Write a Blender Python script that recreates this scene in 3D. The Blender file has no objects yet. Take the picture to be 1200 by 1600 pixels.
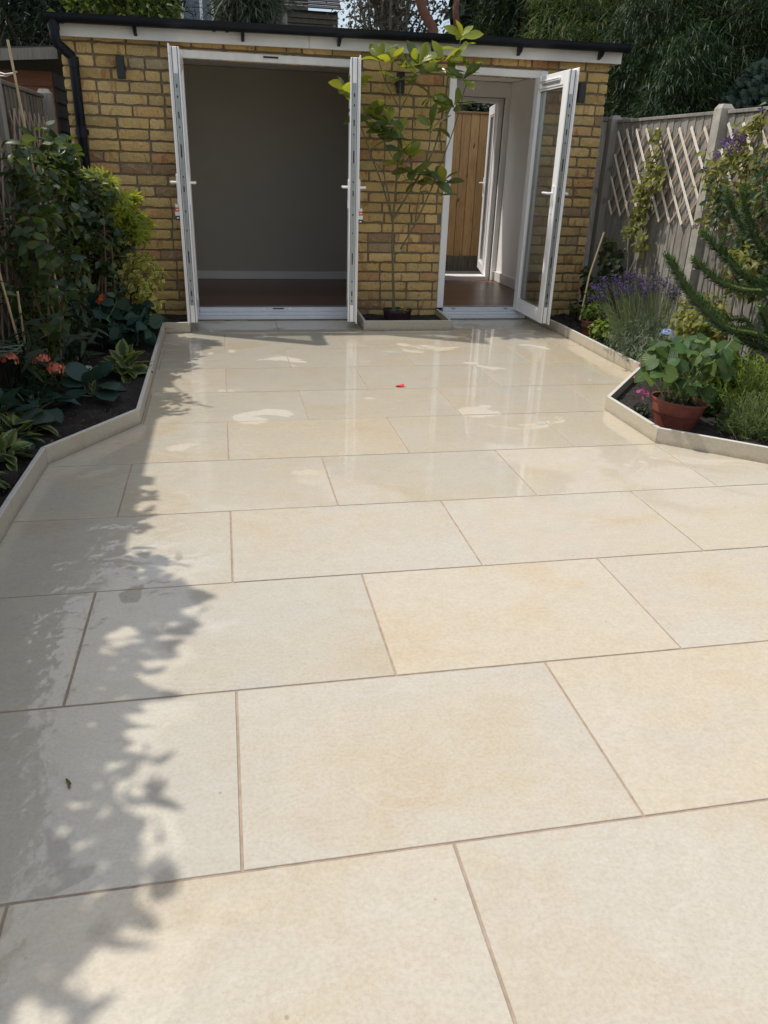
import bpy, bmesh, math, random
import numpy as np
from mathutils import Vector, Matrix, noise
R = math.radians
random.seed(7); np.random.seed(7)
sc = bpy.context.scene
col = sc.collection

# ------------------------------------------------------------------ camera
F_PX = 1197.6
cam = bpy.data.cameras.new('camera'); camo = bpy.data.objects.new('camera', cam); col.objects.link(camo)
CAM = Vector((0.0277, -1.1531, 1.3331))
ROT = Matrix.Rotation(-0.2075883, 3, 'Z') @ Matrix.Rotation(1.143364, 3, 'X') @ Matrix.Rotation(0.0347363, 3, 'Z')
camo.matrix_world = Matrix.Translation(CAM) @ ROT.to_4x4()
cam.sensor_fit = 'VERTICAL'; cam.sensor_height = 36; cam.lens = F_PX / 1600 * 36
cam.clip_start = 0.05; cam.clip_end = 400
sc.camera = camo

def ray(x, y): return ROT @ Vector(((x - 600) / F_PX, -(y - 800) / F_PX, -1))
def at(x, y, Y):                       # the place at depth Y (metres along the patio) seen at picture point x, y
    d = ray(x, y); return CAM + d * ((Y - CAM.y) / d.y)
def atx(x, y, X):                      # the same on a plane across, such as a fence
    d = ray(x, y); return CAM + d * ((X - CAM.x) / d.x)

# ------------------------------------------------------------------ world, sun
SUN = Vector((-0.50, 0.25, 1.0)).normalized()
w = bpy.data.worlds.new('World'); sc.world = w; w.use_nodes = True
nt = w.node_tree; nt.nodes.clear()
sky = nt.nodes.new('ShaderNodeTexSky'); sky.sky_type = 'NISHITA'; sky.sun_disc = False
sky.sun_elevation = math.asin(SUN.z); sky.sun_rotation = math.atan2(SUN.x, SUN.y)
sky.air_density = 1.0; sky.dust_density = 2.5; sky.ozone_density = 1.0
tc_ = nt.nodes.new('ShaderNodeTexCoord'); cn = nt.nodes.new('ShaderNodeTexNoise'); cn.inputs['Scale'].default_value = 2.2; cn.inputs['Detail'].default_value = 6; cn.inputs['Roughness'].default_value = .55
cr_ = nt.nodes.new('ShaderNodeValToRGB'); cr_.color_ramp.elements[0].position = .40; cr_.color_ramp.elements[1].position = .62
cm = nt.nodes.new('ShaderNodeMix'); cm.data_type = 'RGBA'; cm.inputs[7].default_value = (6.1, 6.15, 6.25, 1)      # bright broken cloud
nt.links.new(tc_.outputs['Generated'], cn.inputs['Vector']); nt.links.new(cn.outputs[0], cr_.inputs[0]); nt.links.new(cr_.outputs[0], cm.inputs[0])
bg = nt.nodes.new('ShaderNodeBackground'); bg.inputs['Strength'].default_value = 0.15
wo = nt.nodes.new('ShaderNodeOutputWorld')
nt.links.new(sky.outputs[0], cm.inputs[6]); nt.links.new(cm.outputs[2], bg.inputs[0]); nt.links.new(bg.outputs[0], wo.inputs[0])
sl = bpy.data.lights.new('sun', 'SUN'); sl.energy = 3.2; sl.angle = R(0.9); sl.color = (1.0, 0.94, 0.85)
so = bpy.data.objects.new('sun', sl); col.objects.link(so)
so.rotation_euler = SUN.to_track_quat('Z', 'Y').to_euler(); so.location = (-6, 3, 12)
sc.view_settings.view_transform = 'Standard'; sc.view_settings.look = 'None'
sc.view_settings.exposure = 0.14; sc.view_settings.gamma = 1.0; sc.view_settings.use_curve_mapping = False
sc.render.engine = 'CYCLES'
sc.cycles.use_denoising = True
sc.cycles.max_bounces = 12; sc.cycles.diffuse_bounces = 8; sc.cycles.transparent_max_bounces = 12; sc.cycles.caustics_reflective = False
sc.cycles.sample_clamp_indirect = 6

# ------------------------------------------------------------------ materials
class NT:
    def __init__(s, name):
        s.m = bpy.data.materials.new(name); s.m.use_nodes = True; s.t = s.m.node_tree; s.t.nodes.clear()
        s.out = s.t.nodes.new('ShaderNodeOutputMaterial')
    def n(s, typ, **k):
        nd = s.t.nodes.new(typ)
        for a, v in k.items(): setattr(nd, a, v)
        return nd
    def put(s, sock, v):
        if v is None: return
        if hasattr(v, 'is_linked') or isinstance(v, bpy.types.NodeSocket): s.t.links.new(v, sock)
        else:
            try: sock.default_value = v
            except Exception: sock.default_value = (*v, 1) if len(v) == 3 else v
    def math(s, op, a, b=None, c=None, clamp=False):
        nd = s.n('ShaderNodeMath', operation=op, use_clamp=clamp)
        for i, v in enumerate((a, b, c)):
            if v is not None: s.put(nd.inputs[i], v)
        return nd.outputs[0]
    def vmath(s, op, a, b=None):
        nd = s.n('ShaderNodeVectorMath', operation=op)
        s.put(nd.inputs[0], a)
        if b is not None: s.put(nd.inputs[1], b)
        return nd.outputs[0]
    def noise(s, vec, scale, detail=3, rough=.55, dist=0, outp=0):
        nd = s.n('ShaderNodeTexNoise'); s.put(nd.inputs['Vector'], vec)
        nd.inputs['Scale'].default_value = scale; nd.inputs['Detail'].default_value = detail
        nd.inputs['Roughness'].default_value = rough; nd.inputs['Distortion'].default_value = dist
        return nd.outputs[outp]
    def ramp(s, fac, stops, interp='LINEAR'):
        nd = s.n('ShaderNodeValToRGB'); s.put(nd.inputs[0], fac); cr = nd.color_ramp; cr.interpolation = interp
        while len(cr.elements) < len(stops): cr.elements.new(.5)
        for e, (p, c) in zip(cr.elements, stops):
            e.position = p; e.color = (c, c, c, 1) if isinstance(c, (int, float)) else (*c, 1)
        return nd.outputs[0]
    def smooth(s, v, a, b):
        nd = s.n('ShaderNodeMapRange', interpolation_type='SMOOTHSTEP'); s.put(nd.inputs[0], v)
        nd.inputs[1].default_value = a; nd.inputs[2].default_value = b
        return nd.outputs[0]
    def mix(s, f, a, b, mode='MIX'):
        nd = s.n('ShaderNodeMix', data_type='RGBA', blend_type=mode)
        s.put(nd.inputs[0], f); s.put(nd.inputs[6], a); s.put(nd.inputs[7], b)
        return nd.outputs[2]
    def bsdf(s, color, rough=.5, bump=None, bstr=.3, bdist=.01, **k):
        b = s.n('ShaderNodeBsdfPrincipled'); s.put(b.inputs['Base Color'], color); s.put(b.inputs['Roughness'], rough)
        for a, v in k.items(): s.put(b.inputs[a.replace('_', ' ')], v)
        if bump is not None:
            bn = s.n('ShaderNodeBump'); bn.inputs['Strength'].default_value = bstr; bn.inputs['Distance'].default_value = bdist
            s.put(bn.inputs['Height'], bump); s.t.links.new(bn.outputs[0], b.inputs['Normal'])
        s.t.links.new(b.outputs[0], s.out.inputs[0]); s.b = b
        return b
    def objco(s): return s.n('ShaderNodeTexCoord').outputs['Object']
    def pos(s): return s.n('ShaderNodeNewGeometry').outputs['Position']
    def rnd(s): return s.n('ShaderNodeObjectInfo').outputs['Random']
    def shift(s, vec, k=50):              # per-object offset of the pattern
        c = s.n('ShaderNodeCombineXYZ'); r = s.math('MULTIPLY', s.rnd(), k)
        s.put(c.inputs[0], r); s.put(c.inputs[1], s.math('MULTIPLY', r, 1.7)); s.put(c.inputs[2], s.math('MULTIPLY', r, .6))
        return s.vmath('ADD', vec, c.outputs[0])

def plain(name, c, rough=.5, var=.12, scale=12, bump=.0, **k):
    t = NT(name); v = t.shift(t.pos()); n1 = t.noise(v, scale, 5)
    a = tuple(x * (1 - var) for x in c); b = tuple(min(1, x * (1 + var)) for x in c)
    cc = t.ramp(n1, [(.3, a), (.7, b)])
    t.bsdf(cc, rough, bump=n1 if bump else None, bstr=bump, bdist=.004, **k)
    return t.m

def mat_tile():
    t = NT('cream_porcelain'); P = t.pos(); S = t.shift(P, 60)
    st = t.vmath('MULTIPLY', S, (1.0, 1.35, 1))
    brk = t.noise(S, 28, 6, .75, .3)
    big = t.math('ADD', t.noise(st, 2.1, 6, .60, .7), t.math('MULTIPLY', t.math('SUBTRACT', brk, .5), .16))
    c = t.ramp(big, [(.26, (0.426, 0.405, 0.364)), (.40, (0.448, 0.412, 0.349)), (.52, (0.455, 0.412, 0.338)), (.62, (0.451, 0.398, 0.313)), (.72, (0.439, 0.373, 0.282)), (.82, (0.424, 0.343, 0.247))])
    lf = t.noise(t.vmath('ADD', st, (7, 3, 1)), 1.3, 3, .5)
    c = t.mix(t.math('MULTIPLY', t.smooth(t.math('ADD', lf, t.math('MULTIPLY', t.math('SUBTRACT', brk, .5), .12)), .52, .58), .7), c, (.456, .428, .373))
    fine = t.noise(S, 105, 6, .72)
    c = t.mix(.26, c, t.ramp(fine, [(.36, (.35, .31, .24)), (.5, (.5, .5, .5)), (.62, (.63, .63, .61))]), 'OVERLAY')
    mid = t.noise(S, 15, 5, .7, .5)
    c = t.mix(.16, c, t.ramp(mid, [(.3, (.38, .34, .27)), (.5, (.5, .5, .5)), (.68, (.62, .62, .62))]), 'OVERLAY')
    sp = t.noise(S, 210, 2, .5)
    c = t.mix(t.math('MULTIPLY', t.smooth(sp, .66, .74), .45), c, (.30, .24, .16))
    vn = t.math('ABSOLUTE', t.math('SUBTRACT', t.noise(t.vmath('MULTIPLY', S, (1, 2.2, 1)), 3.2, 7, .68, 1.1), .5))
    c = t.mix(t.math('MULTIPLY', t.smooth(vn, .022, .0), .30), c, (.50, .485, .43))
    vn2 = t.math('ABSOLUTE', t.math('SUBTRACT', t.noise(t.vmath('MULTIPLY', S, (1.1, 2.0, 1)), 5.5, 7, .7, 1.4), .5))
    c = t.mix(t.math('MULTIPLY', t.math('MULTIPLY', t.smooth(vn2, .018, .0), t.smooth(mid, .45, .6)), .30), c, (.36, .30, .20))
    vo = t.n('ShaderNodeTexVoronoi'); vo.inputs['Scale'].default_value = 13; t.put(vo.inputs['Vector'], S); vo.inputs['Randomness'].default_value = 1
    sepc = t.n('ShaderNodeSeparateColor'); t.put(sepc.inputs[0], vo.outputs['Color'])
    c = t.mix(t.math('MULTIPLY', t.math('MULTIPLY', t.smooth(vo.outputs['Distance'], .075, .03), t.math('GREATER_THAN', sepc.outputs[0], .78)), .6), c, (.24, .18, .11))
    tint = t.ramp(t.rnd(), [(0, (.462, .470, .474)), (.5, (.5, .5, .5)), (1, (.535, .512, .475))])
    c = t.mix(.8, c, tint, 'OVERLAY')
    # standing water: most of the far half, and a strip along the left edging
    sep = t.n('ShaderNodeSeparateXYZ'); t.put(sep.inputs[0], P)
    X, Y = sep.outputs[0], sep.outputs[1]
    nz = t.noise(P, 1.5, 4, .55, .4); nz2 = t.noise(P, 5.0, 3, .5)
    far = t.math('ADD', t.smooth(Y, .9, 2.9), t.math('MULTIPLY', t.math('SUBTRACT', nz, .5), 2.2))
    left = t.math('ADD', t.math('ADD', t.smooth(X, .25, -.55), t.math('MULTIPLY', t.math('SUBTRACT', nz2, .5), 1.3)), t.math('MULTIPLY', t.math('SUBTRACT', nz, .5), 1.6))
    wet = t.smooth(t.math('MAXIMUM', far, left), .42, .60)
    patch = t.smooth(t.noise(t.vmath('MULTIPLY', P, (1, 1.25, 1)), 2.1, 4, .5, .7), .625, .645)     # dry islands
    wet = t.math('MULTIPLY', wet, t.math('SUBTRACT', 1, patch))
    c = t.mix(t.math('MULTIPLY', patch, t.smooth(Y, 1.4, 2.4)), c, t.mix(1, c, (1.05, 1.05, 1.045), 'MULTIPLY'))
    c2 = t.mix(wet, c, t.mix(1, c, (1.12, 1.11, 1.08), 'MULTIPLY'))
    rb = t.bsdf(c2, t.math('SUBTRACT', .62, t.math('MULTIPLY', wet, .22)), bump=fine, bstr=.06, bdist=.002)
    rip = t.noise(t.vmath('MULTIPLY', P, (1, .8, 1)), 9, 2, .5, 1.4)
    edge = t.noise(P, 38, 3, .6, 1.0)
    amp = t.math('ADD', .05, t.math('MULTIPLY', t.smooth(X, .25, -.35), t.math('MULTIPLY', t.smooth(nz2, .4, .6), .5)))
    h = t.math('MULTIPLY', t.math('ADD', t.math('MULTIPLY', rip, .6), t.math('MULTIPLY', edge, .12)), amp)
    cb = t.n('ShaderNodeBump'); cb.inputs['Strength'].default_value = .8; cb.inputs['Distance'].default_value = .012
    t.put(cb.inputs['Height'], h); t.t.links.new(cb.outputs[0], rb.inputs['Coat Normal'])
    t.put(rb.inputs['Coat Weight'], t.math('MULTIPLY', wet, .92)); t.put(rb.inputs['Coat Roughness'], .018)
    rb.inputs['Coat IOR'].default_value = 1.6; rb.inputs['Specular IOR Level'].default_value = .35
    return t.m

def mat_kerb():
    t = NT('cream_edging'); P = t.shift(t.pos(), 20)
    c = t.ramp(t.noise(P, 4, 5, .6), [(.3, (.43, .405, .34)), (.6, (.45, .41, .325)), (.75, (.43, .37, .27))])
    f = t.noise(P, 80, 4, .7)
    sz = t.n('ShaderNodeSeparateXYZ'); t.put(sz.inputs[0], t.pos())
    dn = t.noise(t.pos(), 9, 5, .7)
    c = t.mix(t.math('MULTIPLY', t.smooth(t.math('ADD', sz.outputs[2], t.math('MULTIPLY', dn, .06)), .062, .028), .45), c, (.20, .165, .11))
    c = t.mix(.4, c, t.ramp(f, [(.35, (.38, .36, .32)), (.65, (.58, .58, .58))]), 'OVERLAY')
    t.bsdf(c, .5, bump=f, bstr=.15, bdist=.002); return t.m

def mat_brick():
    t = NT('stock_brick'); O = t.objco(); r = t.rnd()
    V = t.shift(t.pos(), 90)
    base = t.ramp(r, [(0, (.62, .44, .17)), (.2, (.52, .36, .135)), (.38, (.68, .50, .22)), (.52, (.42, .29, .11)), (.64, (.58, .44, .20)), (.76, (.60, .40, .16)), (.86, (.50, .27, .12)), (.93, (.28, .17, .09)), (1, (.42, .33, .20))])
    n = t.noise(t.vmath('MULTIPLY', V, (1, 1, .3)), 13, 4, .55, .3)
    c = t.mix(t.math('MULTIPLY', t.smooth(n, .57, .66), .7), base, (.36, .155, .06))
    n3 = t.noise(t.vmath('ADD', V, (3, 9, 4)), 22, 4, .6)
    c = t.mix(t.math('MULTIPLY', t.smooth(n3, .55, .7), .5), c, (.58, .46, .27))
    fine = t.noise(V, 120, 5, .7)
    c = t.mix(.7, c, t.ramp(fine, [(.35, (.28, .27, .25)), (.6, (.58, .58, .57))]), 'OVERLAY')
    c = t.mix(t.math('MULTIPLY', t.smooth(t.noise(V, 7, 3, .6), .45, .7), .35), c, (.36, .27, .15))
    dk = t.noise(V, 45, 2, .5)
    c = t.mix(t.math('MULTIPLY', t.smooth(dk, .68, .76), .8), c, (.07, .05, .035))
    hh = t.math('ADD', fine, t.noise(V, 30, 3, .6))
    t.bsdf(c, .88, bump=hh, bstr=.55, bdist=.005); return t.m

def mat_wood(name, a, b, dark, rough=.8, axis=2, knots=.5, ramp_r=.35):
    t = NT(name); V = t.shift(t.pos(), 40)
    sc_ = [22, 22, 22]; sc_[axis] = 1.6
    g = t.noise(t.vmath('MULTIPLY', V, tuple(sc_)), 3, 5, .65, .4)
    c = t.ramp(g, [(.25, dark), (.45, a), (.7, b)])
    tint = t.ramp(t.rnd(), [(0, (.5 - ramp_r * .3,) * 3), (1, (.5 + ramp_r * .3,) * 3)])
    c = t.mix(1, c, tint, 'OVERLAY')
    k = [5, 5, 5]; k[axis] = 2.6
    kn = t.noise(t.vmath('MULTIPLY', V, tuple(k)), 2.2, 1, .4)
    c = t.mix(t.math('MULTIPLY', t.smooth(kn, .70, .76), knots), c, tuple(x * .35 for x in dark))
    bl = t.noise(V, 3.5, 4, .6)
    c = t.mix(t.math('MULTIPLY', t.smooth(bl, .5, .75), .4), c, dark)
    t.bsdf(c, rough, bump=g, bstr=.4, bdist=.004); return t.m

def mat_leaf(name, cols, rough=.38, trans=.3, tcol=None, vein=None, edge=None, spec=.25, coat=0, blotch=0):
    """cols: ramp over a random value per leaf; the UV gives midrib and margin."""
    t = NT(name)
    at_ = t.n('ShaderNodeAttribute', attribute_name='rnd')
    r = t.math('FRACT', t.math('ADD', at_.outputs['Fac'], t.rnd()))
    c = t.ramp(r, [(i / max(1, len(cols) - 1), x) for i, x in enumerate(cols)])
    uv = t.n('ShaderNodeUVMap'); sp = t.n('ShaderNodeSeparateXYZ'); t.put(sp.inputs[0], uv.outputs[0])
    u = t.math('ABSOLUTE', t.math('SUBTRACT', t.math('MULTIPLY', sp.outputs[0], 2), 1)); v = sp.outputs[1]
    if edge is not None:
        nn = t.noise(t.shift(t.vmath('MULTIPLY', uv.outputs[0], (5, 9, 1)), 30), 1.6, 2)
        e = t.smooth(t.math('ADD', u, t.math('MULTIPLY', t.math('SUBTRACT', nn, .5), .9)), .42, .72)
        c = t.mix(e, c, edge)
    if blotch:
        nb = t.noise(t.pos(), 26, 3, .6)
        c = t.mix(t.math('MULTIPLY', t.smooth(nb, .5, .72), blotch), c, tuple(x * .55 for x in cols[0]))
    bump = None
    if vein is not None:
        ml = t.smooth(u, .07, .0)
        wv = t.math('SINE', t.math('MULTIPLY', t.math('SUBTRACT', v, t.math('MULTIPLY', u, .22)), 60))
        sv = t.math('MULTIPLY', t.smooth(wv, .72, 1), .45)
        m = t.math('MAXIMUM', ml, sv)
        c = t.mix(t.math('MULTIPLY', m, .6), c, vein); bump = wv
    b = t.bsdf(c, rough, bump=bump, bstr=.25, bdist=.003)
    b.inputs['Specular IOR Level'].default_value = spec
    if coat: b.inputs['Coat Weight'].default_value = coat; b.inputs['Coat Roughness'].default_value = .18
    tr = t.n('ShaderNodeBsdfTranslucent')
    tc = tcol or tuple(min(1, x * k) for x, k in zip(cols[-1], (1.5, 1.7, .8)))
    t.put(tr.inputs[0], t.mix(.5, c, tc))
    mx = t.n('ShaderNodeMixShader'); mx.inputs[0].default_value = trans
    t.t.links.new(b.outputs[0], mx.inputs[1]); t.t.links.new(tr.outputs[0], mx.inputs[2]); t.t.links.new(mx.outputs[0], t.out.inputs[0])
    return t.m

def mat_glass():
    t = NT('window_glass')
    tr = t.n('ShaderNodeBsdfTransparent'); tr.inputs[0].default_value = (.955, .968, .965, 1)
    gl = t.n('ShaderNodeBsdfGlossy'); gl.inputs['Roughness'].default_value = .01
    gn = t.n('ShaderNodeNewGeometry'); dp = t.n('ShaderNodeVectorMath', operation='DOT_PRODUCT'); t.put(dp.inputs[0], gn.outputs['Normal']); t.put(dp.inputs[1], gn.outputs['Incoming'])
    k = t.math('POWER', t.math('SUBTRACT', 1, t.math('ABSOLUTE', dp.outputs['Value'])), 5)
    mx = t.n('ShaderNodeMixShader'); t.put(mx.inputs[0], t.math('ADD', .035, t.math('MULTIPLY', k, .9)))
    t.t.links.new(tr.outputs[0], mx.inputs[1]); t.t.links.new(gl.outputs[0], mx.inputs[2]); t.t.links.new(mx.outputs[0], t.out.inputs[0])
    return t.m

M = dict(
    tile=mat_tile(), kerb=mat_kerb(), cut=plain('porcelain_cut_edge', (.57, .56, .52), .5, .05, 20), brick=mat_brick(),
    grout=plain('pinkish_grout', (.34, .262, .20), .9, .2, 30),
    mortar=plain('lime_mortar', (.20, .155, .10), .95, .25, 60, .5),
    upvc=plain('white_upvc', (.86, .86, .86), .28, .02, 3),
    upvc_dirty=plain('dusty_upvc', (.74, .73, .70), .4, .08, 9),
    sillm=plain('grey_white_sill', (.66, .69, .74), .3, .04, 8),
    steel=plain('grey_steel', (.34, .38, .37), .35, .1, 30, Metallic=.7),
    black=plain('black_gutter_plastic', (.006, .009, .014), .45, .2, 6, Specular_IOR_Level=.25),
    lampblack=plain('black_lamp_metal', (.012, .012, .013), .45, .1, 6),
    rubber=plain('black_rubber', (.018, .018, .02), .7, .1, 6),
    fascia=plain('white_fascia', (.70, .68, .64), .5, .06, 7),
    taupe=plain('taupe_wall_paint', (.42, .39, .335), .8, .03, 3),
    whitewall=plain('white_wall_paint', (.86, .85, .83), .8, .03, 3),
    skirt=plain('painted_skirting', (.70, .69, .66), .45, .03, 3),
    soil=plain('dark_compost', (.017, .013, .011), .95, .6, 40, 1.0),
    ground=plain('garden_earth', (.09, .085, .05), .95, .4, 2, .5),
    glass=mat_glass(),
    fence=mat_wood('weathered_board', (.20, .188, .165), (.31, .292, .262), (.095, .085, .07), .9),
    fenceshade=mat_wood('shaded_grey_board', (.125, .105, .08), (.19, .165, .13), (.055, .045, .035), .9),  # darker board copy: the deep shade on the left fence is in its colour
    concrete=plain('old_concrete_post', (.34, .32, .28), .9, .22, 14, .6),
    post=mat_wood('grey_timber_post', (.25, .235, .205), (.33, .31, .28), (.15, .135, .115), .85),
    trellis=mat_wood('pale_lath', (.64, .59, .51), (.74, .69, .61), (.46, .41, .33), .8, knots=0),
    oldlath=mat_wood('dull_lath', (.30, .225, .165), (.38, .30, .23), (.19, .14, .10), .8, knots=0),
    newfence=mat_wood('treated_pine', (.42, .25, .105), (.52, .33, .15), (.27, .145, .06), .7, knots=.95, ramp_r=.9),
    laminate=mat_wood('brown_laminate', (.135, .068, .042), (.17, .088, .056), (.10, .05, .032), .3, axis=0, knots=0),
    shedbrown=mat_wood('brown_shiplap', (.16, .062, .028), (.20, .082, .038), (.10, .04, .02), .8, axis=0, knots=0),
    shedblue=mat_wood('slate_shiplap', (.055, .066, .072), (.07, .082, .09), (.035, .042, .048), .8, axis=1, knots=0),
    felt=plain('roofing_felt', (.05, .052, .055), .9, .3, 30, .5),
    slate=plain('dark_roof_tiles', (.05, .046, .045), .8, .25, 20, .4),
    litter=mat_leaf('leaf_litter', [(.05, .032, .02), (.12, .08, .045), (.03, .02, .014), (.18, .13, .07)], .9, .1), greybrick=plain('grey_brown_brick', (.13, .115, .095), .9, .3, 8), cane=plain('bamboo_cane', (.42, .33, .19), .6, .2, 20),
    bark=plain('grey_brown_bark', (.14, .10, .07), .9, .3, 50, .8),
    greybark=plain('pale_grey_bark', (.21, .19, .16), .9, .3, 30, .8),
    redbark=plain('red_brown_bark', (.17, .075, .048), .8, .3, 12, .6),
    greenstem=plain('green_stem', (.15, .20, .07), .6, .15, 30),
    magstem=plain('brown_green_stem', (.13, .115, .06), .7, .2, 40),
    terracotta=plain('terracotta', (.185, .050, .032), .7, .28, 22, .3),
    darkpot=plain('dark_plum_plastic', (.028, .013, .018), .4, .2, 8),
    wire=plain('green_wire', (.10, .15, .11), .5, .1, 5),
    greywire=plain('grey_wire', (.20, .20, .18), .5, .1, 5),
    cord=plain('white_string', (.6, .58, .52), .8, .1, 5),
    tagred=plain('tag_red', (.60, .09, .04), .5, .05, 5), tagwhite=plain('tag_white', (.75, .74, .72), .5, .03, 5), tagdark=plain('tag_navy', (.03, .03, .05), .5, .05, 5),
    dryleaf=plain('dry_leaf', (.24, .18, .06), .7, .3, 60),
    petal=plain('red_petal', (.62, .015, .04), .45, .25, 60),
    petfl=mat_leaf('salmon_petals', [(.50, .13, .085), (.62, .22, .14), (.42, .09, .06)], .5, .25),
    orange=mat_leaf('orange_red_petals', [(.50, .07, .02), (.60, .12, .03)], .5, .25),
    blue=mat_leaf('pale_blue_petals', [(.22, .30, .55), (.42, .50, .66), (.13, .18, .45)], .5, .25),
    white=mat_leaf('white_petals', [(.65, .66, .58), (.55, .58, .45)], .5, .25),
    purple=mat_leaf('purple_petals', [(.05, .022, .095), (.085, .042, .15), (.032, .015, .065)], .5, .25, tcol=(.25, .08, .5)),
    lavender=mat_leaf('lavender_florets', [(.04, .025, .08), (.065, .045, .12), (.028, .02, .058)], .7, .15, tcol=(.12, .08, .26)),
    pink=mat_leaf('magenta_petals', [(.55, .08, .32), (.68, .30, .50), (.40, .04, .24)], .5, .25, tcol=(.7, .1, .4)),
)
G = dict(
    magnolia=mat_leaf('magnolia_leaf', [(.05, .09, .03), (.08, .13, .028), (.045, .08, .030), (.16, .20, .03), (.06, .10, .028)], .22, .30, tcol=(.42, .50, .03), vein=(.25, .27, .09), coat=.5),
    camellia=mat_leaf('camellia_leaf', [(.014, .034, .013), (.024, .052, .016), (.016, .038, .017), (.075, .115, .022), (.022, .048, .018)], .26, .22, tcol=(.24, .34, .03), coat=.06, spec=.4),
    rosebush=mat_leaf('green_shrub_leaf', [(.022, .045, .02), (.036, .065, .024), (.02, .04, .022), (.10, .13, .03)], .38, .28, tcol=(.24, .32, .04)),
    maple=mat_leaf('maple_leaf', [(.24, .29, .035), (.34, .38, .05), (.12, .18, .025), (.30, .34, .04)], .5, .45, tcol=(.62, .64, .07)),
    golden=mat_leaf('variegated_leaf', [(.26, .29, .05), (.34, .36, .07), (.14, .19, .035)], .4, .32, tcol=(.5, .5, .08), edge=(.60, .56, .17)),
    striped=mat_leaf('cream_edged_leaf', [(.05, .10, .035), (.08, .14, .04), (.035, .075, .03)], .42, .25, tcol=(.25, .35, .05), edge=(.26, .29, .12)),
    hosta=mat_leaf('hosta_leaf', [(.045, .085, .035), (.06, .10, .035)], .4, .25, tcol=(.2, .3, .04), vein=(.04, .07, .03), edge=(.25, .27, .08)),
    bigblue=mat_leaf('blue_green_leaf', [(.022, .055, .045), (.03, .07, .055), (.025, .05, .035)], .42, .15, tcol=(.08, .16, .05), vein=(.05, .09, .06)),
    hydra=mat_leaf('hydrangea_leaf', [(.04, .085, .032), (.06, .12, .036), (.03, .065, .028), (.12, .17, .04), (.05, .09, .03)], .42, .30, tcol=(.24, .40, .05), vein=(.12, .20, .08), blotch=.5),
    fresh=mat_leaf('fresh_green_leaf', [(.12, .20, .03), (.16, .25, .035), (.09, .16, .03), (.22, .27, .04)], .5, .38, tcol=(.42, .52, .04)),
    climber=mat_leaf('climber_leaf', [(.16, .18, .04), (.20, .21, .05), (.11, .145, .035), (.26, .22, .07)], .5, .35, tcol=(.45, .45, .06)),
    dark=mat_leaf('dark_leaf', [(.018, .032, .018), (.028, .045, .022)], .5, .15),
    silver=mat_leaf('grey_green_needles', [(.15, .19, .13), (.20, .24, .17), (.10, .135, .09)], .7, .2),
    rosemary=mat_leaf('fine_green_needles', [(.11, .16, .045), (.16, .20, .06), (.075, .12, .04)], .6, .25),
    puzzle=mat_leaf('monkey_puzzle_scales', [(.030, .065, .026), (.05, .10, .034), (.085, .135, .035)], .4, .15),
    conifer=mat_leaf('conifer_foliage', [(.013, .027, .015), (.022, .038, .02), (.010, .02, .012)], .6, .12),
    tree=mat_leaf('tree_leaf', [(.05, .085, .02), (.08, .12, .03), (.035, .06, .02), (.13, .16, .03)], .5, .35),
    willow=mat_leaf('grey_willow_leaf', [(.10, .125, .09), (.14, .165, .12), (.07, .09, .06)], .6, .3),
    olive=mat_leaf('grey_olive_leaf', [(.085, .085, .06), (.12, .115, .085), (.06, .06, .04)], .6, .3),
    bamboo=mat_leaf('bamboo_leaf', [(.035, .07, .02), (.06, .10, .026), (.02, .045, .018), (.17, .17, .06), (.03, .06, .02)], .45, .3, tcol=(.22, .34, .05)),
    bambooshade=mat_leaf('shaded_bamboo_leaf', [(.012, .03, .012), (.018, .042, .015), (.009, .022, .012), (.035, .06, .016), (.012, .03, .014)], .45, .25, tcol=(.07, .13, .02)),  # bamboo copy with the shade of the right-hand mass put into its colour
    ivy=mat_leaf('ivy_leaf', [(.007, .018, .014), (.012, .027, .018), (.02, .038, .02)], .45, .12),
)
# ------------------------------------------------------------------ building blocks
def tag(o, label=None, cat=None, group=None, kind=None):
    for k, v in (('label', label), ('category', cat), ('group', group), ('kind', kind)):
        if v: o[k] = v
    return o
def empty(name, loc=(0, 0, 0), label=None, cat=None, group=None, kind=None):
    o = bpy.data.objects.new(name, None); col.objects.link(o); o.location = loc; o.empty_display_size = .1
    return tag(o, label, cat, group, kind)
def org(o):
    v = Vector((0, 0, 0))
    while o is not None: v += o.location; o = o.parent
    return v
def fast_mesh(name, V, F, UV=None, rnd=None, smooth=False):
    """V (n,3) array; F list of index arrays grouped as (k, array(m,k))"""
    me = bpy.data.meshes.new(name); V = np.asarray(V, np.float32)
    me.vertices.add(len(V)); me.vertices.foreach_set('co', V.ravel())
    loops = np.concatenate([f.ravel() for k, f in F]).astype(np.int32)
    tot = np.concatenate([np.full(len(f), k, np.int32) for k, f in F]); st = np.concatenate([[0], np.cumsum(tot)[:-1]]).astype(np.int32)
    me.loops.add(len(loops)); me.loops.foreach_set('vertex_index', loops)
    me.polygons.add(len(tot)); me.polygons.foreach_set('loop_start', st); me.polygons.foreach_set('loop_total', tot)
    if UV is not None:
        ul = me.uv_layers.new(name='UVMap'); ul.data.foreach_set('uv', np.asarray(UV, np.float32)[loops].ravel())
    if rnd is not None:
        a = me.attributes.new('rnd', 'FLOAT', 'POINT'); a.data.foreach_set('value', np.asarray(rnd, np.float32))
    me.update(calc_edges=True)
    if smooth: me.polygons.foreach_set('use_smooth', np.ones(len(tot), bool))
    return me
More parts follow.
